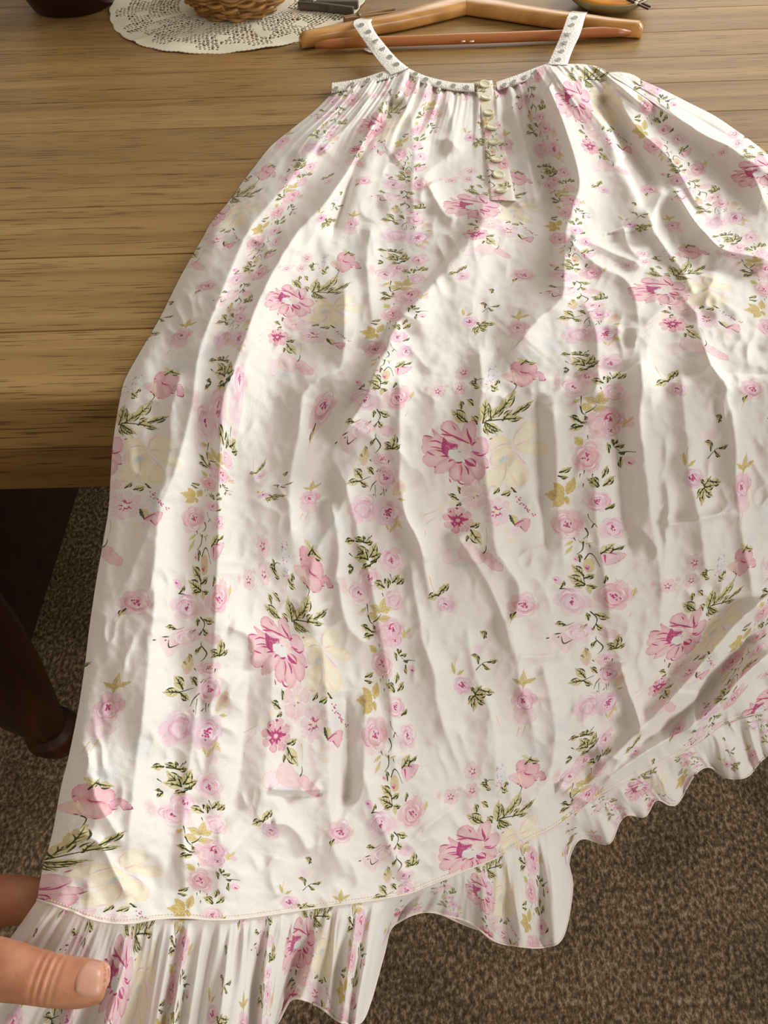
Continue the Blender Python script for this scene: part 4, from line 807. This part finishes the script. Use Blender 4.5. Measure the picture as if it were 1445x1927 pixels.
for k, (x, y) in enumerate([(912,159),(914,184),(919,212),(925,240),(929,267),(934,300),(938,329),(944,358)]):
    hz = float(np.interp(y, A[:, 1], hm[0]))+.0012; c = on_z(x, y, ZT+hz)
    bm = bmesh.new(); r0 = .0059 if k else .0068; bm_lathe(bm, [(0, -.0005), (r0*.9, -.0005), (r0, .0003), (r0*.93, .0012), (r0*.75, .0013), (r0*.62, .0008), (r0*.2, .0008), (0, .0008)], 0, 0, 0, 28)
    tilt = [(.35, .1), (-.1, .12), (.1, .05), (-.12, .1), (-.05, -.1), (-.1, .05), (.15, .1), (-.3, -.15)][k]
    bm.transform(Matrix.Translation(V3(c)) @ Matrix.Rotation(tilt[0]*.6, 4, 'X') @ Matrix.Rotation(tilt[1], 4, 'Y'))
    b_o = obj('button', bm, PEARL, dress)
# ------------------------------------------------------------------ wooden hanger
HW = wood_mat('varnished_beech', (168, 116, 54), (190, 138, 72), (206, 156, 92), rough=.28, scale=1.2, pores=False, spec=.5, var=False)
HB = wood_mat('orange_dowel', (150, 86, 42), (170, 102, 54), (186, 118, 66), rough=.35, scale=1.5, pores=False, spec=.5, var=False)
METAL, _, _ = new_mat('steel_wire', (150, 148, 142), .3, .5, 1.0)
hc = on_z(873, 30, ZT)
hanger = thing('clothes_hanger', (hc[0], hc[1], ZT), 'varnished wooden clothes hanger with orange trouser bar lying under the shoulder straps', 'hanger')
def arm(pts, ws, name):
    C = resample(crom(pts, 6), 40); base = on_z(C[:, 0], C[:, 1], ZT+.0008); w = np.interp(np.linspace(0, 1, 40), np.linspace(0, 1, len(ws)), ws)
    bm = bmesh.new(); rings = []; m = 14
    for i in range(40):
        t = base[min(i+1, 39)]-base[max(i-1, 0)]; t /= np.linalg.norm(t); s = np.array([t[1], -t[0], 0]); hgt = .0165 if i not in (0,) else .011; e = min(1, (i+1)/4)**.5
        ww = w[i]*(.72+.28*e); ring = []
        for k in range(m):
            a = 2*math.pi*(k+.5)/m; ca, sa = math.cos(a), math.sin(a); x = math.copysign(abs(ca)**.5, ca)*ww/2; z = math.copysign(abs(sa)**.5, sa)*hgt/2+hgt/2
            ring.append(bm.verts.new(V3(base[i]+s*x+np.array([0, 0, z]))))
        rings.append(ring)
    for A_, B_ in zip(rings[:-1], rings[1:]):
        for k in range(m): bm.faces.new((A_[k], A_[(k+1) % m], B_[(k+1) % m], B_[k]))
    bm.faces.new(rings[0][::-1]); bm.faces.new(rings[-1]); bmesh.ops.recalc_face_normals(bm, faces=bm.faces)
    return obj(name, bm, HW, hanger)
arm([(566,90),(600,84),(650,74),(700,64),(760,52),(820,36),(872,22)], [.016,.020,.022,.023,.026,.033,.036], 'arm')
arm([(1206,70),(1180,68),(1140,64),(1100,58),(1040,50),(990,42),(930,31),(874,22)], [.016,.019,.021,.022,.023,.026,.033,.036], 'arm')
pts = on_z(np.array([592, 680, 760, 870, 960, 1060, 1120, 1186.]), np.array([87, 81, 77, 73, 70, 66, 62.5, 63.]), ZT+.0075); pts[:, 2] += np.array([.001, .001, 0, 0, 0, 0, .001, .001])
bm = bmesh.new(); bm_tube(bm, resample(pts, 24), [.003, .005]+[.0056]*20+[.005, .003], 14); obj('trouser_bar', bm, HB, hanger)
p = on_z(np.array([872., 890]), np.array([76.5, 76]), ZT+.0075); bm = bmesh.new()
for x, wd_, in ((871, 7), (887, 8)):
    a = on_z(x-wd_/2, 76.2, ZT+.0085); b_ = on_z(x+wd_/2, 75.6, ZT+.0085); bm_tube(bm, [a-np.array([0, .0048, -.0005]), b_-np.array([0, .0048, -.0005])], .0009, 6, flat=.8)
obj('worn_chip', bm, new_mat('bare_wood_chip', (236, 222, 200), .7)[0], hanger)
hk = [V3(hc)+Vector((0, .014+.0, .007))]; cx, cy = hc[0], hc[1]+.075
hk = [Vector((hc[0], hc[1]+.016, ZT+.008)), Vector((hc[0], hc[1]+.045, ZT+.008))]+[Vector((cx+.02*math.sin(a), cy-.02*math.cos(a)+.0, ZT+.008)) for a in np.linspace(0, 4.0, 18)]
bm = bmesh.new(); bm_tube(bm, hk, .0016, 8); obj('hook', bm, METAL, hanger)
# ------------------------------------------------------------------ crocheted doily
dc = (-.196, .782); DR = .172
doily_m, _, _ = new_mat('cream_crochet', (222, 213, 188), .9, .1); add_bump(doily_m.node_tree, doily_m.node_tree.nodes['Principled BSDF'], nd(doily_m.node_tree, 'ShaderNodeTexNoise', i_Scale=900.0).outputs[0], .4, .0008)
nr, na = 190, 1100
rr = np.linspace(0.0, 1, nr)[:, None]; th = np.linspace(0, 2*np.pi, na)[None, :]
edge = DR*(1+.012*np.abs(np.sin(th*15))+.006*np.abs(np.sin(th*90))+.012*np.sin(th*3+1)+.008*np.sin(th*5))
R_ = rr*edge; X = dc[0]+R_*np.cos(th); Y = dc[1]+R_*np.sin(th); drg = np.random.RandomState(2)
Z = ZT+.0016+.0006*np.sin(th*7+R_*60)*rr+.0006*np.sin(th*11-R_*90)*rr+.0012*np.exp(-((th-4.0)/.03)**2)*rr
P = np.stack([X, Y, Z+0*X], -1)
xc = (X[:-1, :-1]+X[1:, 1:])/2-dc[0]; yc = (Y[:-1, :-1]+Y[1:, 1:])/2-dc[1]; rc = np.hypot(xc, yc); ac = np.arctan2(yc, xc)
keep = np.ones(xc.shape, bool); ring = .080; i = 0
while ring < .164:
    step = .0048; n_h = int(2*math.pi*ring/.0056); q = ((ac+math.pi)/(2*math.pi)*n_h+.5*(i % 2)); kk = np.floor(q).astype(int) % n_h
    jx = drg.uniform(-.18, .18, n_h); js = drg.uniform(.7, 1.1, n_h); jr = drg.uniform(-.0008, .0008, n_h); da = (q % 1-.5-jx[kk])*2*math.pi*ring/n_h; dr = rc-ring-jr[kk]
    open_ = np.where(ring > .122, (np.sin(ac*15+.6)*np.cos((rc-.122)*60) < .55), (np.sin(ac*9)*.5+.5 < .95))
    hole = ((da/(.0025*js[kk]))**2+(dr/(.0021*js[kk]))**2 < 1) & open_
    if ring > .150: hole &= np.sin(ac*15+2.0) > .1
    keep &= ~hole; ring += step; i += 1
me = grid_mesh('doily', P, keep=keep); o = obj('doily', me, doily_m)
sm = o.modifiers.new('thick', 'SOLIDIFY'); sm.thickness = .0009; sm.offset = -1
tag(o, 'round cream crocheted lace doily lying under the wicker basket', 'doily')
# ------------------------------------------------------------------ wicker basket
WK = wood_mat('wicker', (118, 78, 36), (152, 106, 52), (176, 132, 74), rough=.5, scale=2.0, pores=False, var=True)
bc = (-.190, .752); bz = ZT+.0022
basket = thing('wicker_basket', (bc[0], bc[1], bz), 'small round brown wicker basket standing on the lace doily', 'basket')
NS = 22; prof_r = lambda z: .047+.026*(1-math.exp(-z/.018))+.004*math.sin(z*30)
for k in range(NS):
    a = 2*math.pi*k/NS; bm = bmesh.new(); bm_tube(bm, [(bc[0]+prof_r(z)*math.cos(a), bc[1]+prof_r(z)*math.sin(a), bz+.002+z) for z in np.linspace(0, .092, 12)], .0021, 6)
    obj('stake', bm, WK, basket)
for j in range(13):
    z = .0035+j*.0071; r0 = prof_r(z); ptsr = []
    for k in range(NS*8):
        a = 2*math.pi*k/(NS*8); w_ = math.sin(NS*a/2*1.0+math.pi*j); ptsr.append((bc[0]+(r0+.0034*w_)*math.cos(a), bc[1]+(r0+.0034*w_)*math.sin(a), bz+z+.0014*math.sin(NS*a/2+1.2+j*1.7)))
    bm = bmesh.new(); bm_tube(bm, ptsr, .0025, 7, closed=True, flat=.9); obj('strand', bm, WK, basket)
    ptsr = []
    for k in range(NS*8):
        a = 2*math.pi*k/(NS*8); w_ = -math.sin(NS*a/2+math.pi*j); ptsr.append((bc[0]+(r0+.0034*w_)*math.cos(a), bc[1]+(r0+.0034*w_)*math.sin(a), bz+z+.0024+.0014*math.sin(NS*a/2+3.4+j*1.7)))
    bm = bmesh.new(); bm_tube(bm, ptsr, .0022, 7, closed=True, flat=.9); obj('strand', bm, WK, basket)
bm = bmesh.new(); bm_lathe(bm, [(0, .001), (.046, .001), (.046, .004), (0, .004)], bc[0], bc[1], bz, 30); obj('bottom', bm, WK, basket)
# ------------------------------------------------------------------ two clothes pegs
def peg(name, a, b_, z, wcol, label, gapang=.05, depth=.0085, half_h=.0052):
    A_, B_ = on_z(*a, z), on_z(*b_, z); ln = float(np.linalg.norm((B_-A_)[:2])); ang = math.atan2(B_[1]-A_[1], B_[0]-A_[0])
    t = thing(name, ((A_+B_)/2), label, 'clothes peg')
    M = Matrix.Translation(V3((A_+B_)/2)) @ Matrix.Rotation(ang, 4, 'Z')
    for s in (-1, 1):
        bm = bmesh.new(); n = 12; xs = np.linspace(-ln/2, ln/2, n)
        def th_(x): return half_h*(1.0 if -.32*ln < x < .1*ln else .88)
        pr = []
        for x in xs:
            g0 = .0006+max(0, x+ln*.12)*gapang*1.6+max(0, -ln*.3-x)*.03; pr.append((x, s*g0, s*(g0+th_(x))))
        vs_ = [[bm.verts.new((x, y0, 0)), bm.verts.new((x, y1, 0)), bm.verts.new((x, y1, depth)), bm.verts.new((x, y0, depth))] for x, y0, y1 in pr]
        for p_, q_ in zip(vs_[:-1], vs_[1:]):
            for k in range(4): bm.faces.new((p_[k], p_[(k+1) % 4], q_[(k+1) % 4], q_[k]))
        bm.faces.new(vs_[0]); bm.faces.new(vs_[-1][::-1]); bmesh.ops.recalc_face_normals(bm, faces=bm.faces)
        bmesh.ops.bevel(bm, geom=[e for e in bm.edges if len(e.link_faces) == 2 and e.calc_face_angle(0) > 1], offset=.0005, segments=1, affect='EDGES')
        bm.transform(M); obj('jaw', bm, wcol, t, smooth=False)
    bm = bmesh.new(); hx = [(-ln*.22+.0022*math.cos(a), .0*s+.0022*math.sin(a)*1.6, .0005+(depth+.0006)*a/(2*math.pi*5)) for a in np.linspace(0, 2*math.pi*5, 60)]
    bm_tube(bm, hx, .0005, 5); bm_tube(bm, [(-ln*.22, -half_h-.001, depth+.0006), (-ln*.22, half_h+.001, depth+.0006)], .0006, 6)
    bm.transform(M); obj('spring', bm, METAL, t)
    return t
GW = wood_mat('weathered_grey_wood', (62, 54, 44), (84, 74, 60), (108, 96, 80), rough=.8, scale=3, pores=False, var=False)
BW = wood_mat('peg_wood', (112, 82, 50), (140, 106, 66), (160, 126, 84), rough=.7, scale=3, pores=False, var=False)
peg('clothes_peg', (564, 15), (670, 22), ZT+.0026, GW, 'dark weathered wooden clothes peg lying on the lace doily', .10, .009, .0066)
peg('clothes_peg', (648, 44), (746, 30), ZT+.0006, BW, 'light brown wooden clothes peg on the table behind the left strap', .06, .0075, .0046)
# ------------------------------------------------------------------ maroon pot and olive bowl
POT, pn, pb2 = new_mat('maroon_glaze', (40, 12, 8), .35, .35)
pc = on_z(122, 37, ZT); pr0 = .056
bm = bmesh.new(); bm_lathe(bm, [(0, 0), (pr0*.9, 0), (pr0, .004), (pr0*1.22, .03), (pr0*1.35, .07), (pr0*1.36, .11), (pr0*1.42, .115), (pr0*1.40, .122), (pr0*1.28, .12), (pr0*1.2, .07), (pr0*.8, .012), (0, .01)], pc[0], pc[1]+pr0, ZT, 56)
tag(obj('pot', bm, POT), 'dark maroon glazed pot at the back left of the table', 'pot')
OLV, on_, ob_ = new_mat('olive_glaze', (112, 100, 62), .3, .45)
nn = nd(on_, 'ShaderNodeTexNoise', i_Scale=40.0, i_Detail=3.0); rmp = ramp(on_, [(.35, (112, 102, 66)), (.65, (150, 138, 94))]); on_.links.new(nn.outputs[0], rmp.inputs[0]); on_.links.new(rmp.outputs[0], ob_.inputs['Base Color'])
bw = on_z(1150, 30, ZT); br = .030
bowl = thing('bowl', (bw[0], bw[1]+br, ZT), 'small olive green glazed bowl holding an orange filling behind the hanger', 'bowl')
bm = bmesh.new(); bm_lathe(bm, [(0, 0), (br*.95, 0), (br, .003), (br*1.3, .005), (br*1.6, .011), (br*1.78, .0175), (br*1.76, .0188), (br*1.68, .0175), (br*1.4, .011), (br*.9, .006), (0, .005)], bw[0], bw[1]+br, ZT, 56); obj('body', bm, OLV, bowl)
ORG, _, _ = new_mat('orange_wax', (214, 138, 40), .4, .4)
bm = bmesh.new(); bm_lathe(bm, [(0, .019), (.02, .0205), (.042, .018), (.0455, .016), (.040, .011), (0, .011)], bw[0], bw[1]+br, ZT, 48); tag(obj('orange_filling', bm, ORG), 'orange wax filling inside the small olive green bowl', 'wax')
DKW, _, _ = new_mat('dark_twig', (66, 34, 22), .5, .3)
for k, (a, b_) in enumerate((((1165, -14), (1224, 13)), ((1163, -9), (1220, 17)))):
    p0 = on_z(*a, ZT+.026); p1 = on_z(*b_, ZT+.013); 
    st_ = thing('stick', p0, ('thin dark stick across the olive bowl rim, the one nearer the back', 'thin dark stick across the olive bowl rim, the one nearer the hanger')[k], 'stick')
    bm = bmesh.new(); bm_tube(bm, [p0, p0*.5+p1*.5, p1], .0014, 8); obj('shaft', bm, DKW, st_)
    if k == 0 or True:
        c = p0*.42+p1*.58; d = (p1-p0)/np.linalg.norm(p1-p0); bm = bmesh.new(); bm_tube(bm, [c-d*.002, c+d*.002], .0019, 8); obj('white_band', bm, new_mat('white_thread', (224, 216, 200), .7)[0], st_)
# ------------------------------------------------------------------ the hand holding the hem
SK, snt, sb = new_mat('skin', (205, 146, 118), .5, .4)
sb.inputs['Subsurface Weight'].default_value = .25; sb.inputs['Subsurface Radius'].default_value = (.006, .002, .001); sb.inputs['Subsurface Scale'].default_value = 1.0
co = coords(snt, (1, 1, 1)); n1 = nd(snt, 'ShaderNodeTexNoise', i_Scale=70.0, i_Detail=4.0); snt.links.new(co, n1.inputs['Vector'])
r = ramp(snt, [(.3, (162, 104, 76)), (.5, (178, 120, 90)), (.7, (192, 138, 106))]); snt.links.new(n1.outputs[0], r.inputs[0]); snt.links.new(r.outputs[0], sb.inputs['Base Color'])
n2 = nd(snt, 'ShaderNodeTexNoise', i_Scale=600.0, i_Detail=3.0); snt.links.new(co, n2.inputs['Vector']); add_bump(snt, sb, n2.outputs[0], .25, .0005)
TH = .352                                        # depth of the thumb
def U(x, y, t): return V3(at_depth(x, y, t))
verts, rad, edges = [], [], []
def add(p, r, par=None):
    verts.append(p); rad.append(r); i = len(verts)-1
    if par is not None: edges.append((par, i))
    return i
w0 = add(U(-900, 2150, .50), .030); w1 = add(U(-640, 2030, .455), .028, w0); pm = add(U(-430, 1940, .43), .034, w1)
# thumb (leaves the side of the palm)
t1 = add(U(-260, 1860, .385), .020, pm); t2 = add(U(-110, 1818, .362), .0172, t1); t3 = add(U(-20, 1820, .354), .0150, t2); t4 = add(U(50, 1834, .350), .0126, t3); t5 = add(U(95, 1845, .350), .0118, t4); t6 = add(U(150, 1851, .351), .0117, t5); t7 = add(U(186, 1849, .352), .0100, t6); t8 = add(U(202, 1847, .353), .0076, t7)
# index finger, bent behind the cloth
k1 = add(U(-260, 1770, .430), .0170, pm); i1 = add(U(-110, 1712, .415), .0165, k1); i2 = add(U(-10, 1696, .408), .0152, i1); i3 = add(U(66, 1690, .414), .0135, i2); i4 = add(U(130, 1760, .412), .0098, i3); i5 = add(U(170, 1810, .402), .0086, i4)
m1 = add(U(-250, 1850, .455), .0150, pm); m2 = add(U(-90, 1810, .448), .0125, m1); m3 = add(U(20, 1810, .443), .0115, m2); m4 = add(U(110, 1850, .430), .0100, m3); m5 = add(U(150, 1880, .415), .0085, m4)
r1 = add(U(-260, 1930, .470), .0145, pm); r2 = add(U(-100, 1900, .468), .0120, r1); r3 = add(U(0, 1905, .462), .0110, r2); r4 = add(U(80, 1940, .445), .0095, r3); r5 = add(U(105, 1970, .43), .0080, r4)
l1 = add(U(-280, 2010, .480), .0130, pm); l2 = add(U(-140, 2000, .478), .0105, l1); l3 = add(U(-50, 2010, .470), .0095, l2); l4 = add(U(10, 2030, .455), .0080, l3)
me = bpy.data.meshes.new('hand'); me.from_pydata(verts, edges, []); 
person = thing('person', U(-430, 1940, .43), 'left hand of a person reaching in from the lower left, thumb pressing the ruffled hem', 'person')
ho = obj('hand', me, SK, person, smooth=False)
sk = ho.modifiers.new('skin', 'SKIN'); 
for i, v in enumerate(me.skin_vertices[0].data): v.radius = (rad[i], rad[i]); v.use_root = (i == pm)
sk.use_smooth_shade = True; sk.branch_smoothing = .6
ss = ho.modifiers.new('sub', 'SUBSURF'); ss.levels = 4; ss.render_levels = 4
dg = bpy.context.evaluated_depsgraph_get(); ev = ho.evaluated_get(dg); nm = bpy.data.meshes.new_from_object(ev); ho.modifiers.clear(); ho.data = nm; nm.materials.clear(); nm.materials.append(SK)
# creases over the joint: gentle grooves across the thumb
co_ = np.array([v.co[:] for v in nm.vertices])+np.array(person.location)*0
loc = np.array(person.location); pw = co_.copy()
T = (np.array(verts[t6])-np.array(verts[t4])); T /= np.linalg.norm(T); view = CAM-np.array(verts[t5]); view /= np.linalg.norm(view)
for (s0, dep, wid) in ((-.0050, .0009, .0010), (-.0018, .0013, .0009), (.0016, .0011, .0010), (.0046, .0007, .0011)):
    s = (pw-np.array(verts[t5]))@T; side = (pw-np.array(verts[t5]))@view; rr_ = np.linalg.norm(pw-np.array(verts[t5]), axis=1)
    k = np.exp(-((s-s0-.3*(side-.011)*0)/wid)**2)*(side > .003)*(rr_ < .025)*dep; pw = pw-view*k[:, None]
nm.vertices.foreach_set('co', pw.astype(np.float32).ravel()); nm.update()
nm.polygons.foreach_set('use_smooth', [True]*len(nm.polygons))
# nail, set into the upper face of the thumb tip
Sx = np.cross(view, T); Sx /= np.linalg.norm(Sx); Nn = np.cross(T, Sx); Nn = Nn*np.sign(Nn@view)
from mathutils.bvhtree import BVHTree
bv = BVHTree.FromPolygons([Vector(p) for p in pw], [tuple(p.vertices) for p in nm.polygons])
nu_, nv_ = 17, 19; PN = np.zeros((nv_, nu_, 3)); c0 = at_depth(181., 1843., .352)
for a in range(nv_):
    for b_ in range(nu_):
        s = a/(nv_-1); q = (b_/(nu_-1)-.5)*2
        wid = .0076*math.sqrt(max(0, 1-abs(2*s-.9)**3.5/1.2)); x = (s-.5)*.0128+(-.0012*(1-q*q) if s < .1 else 0)
        p = c0+T*x+Sx*q*wid; hit = bv.ray_cast(V3(p+Nn*.03), V3(-Nn))
        base = np.array(hit[0]) if hit[0] else p
        PN[a, b_] = base+Nn*(.00045 if 0 < a < nv_-1 and 0 < b_ < nu_-1 else -.0003)
NAIL, nt_, nb_ = new_mat('nail', (188, 138, 116), .35, .4)
obj('thumb_nail', grid_mesh('thumb_nail', PN), NAIL, person)['label'] = 'short pale thumb nail'
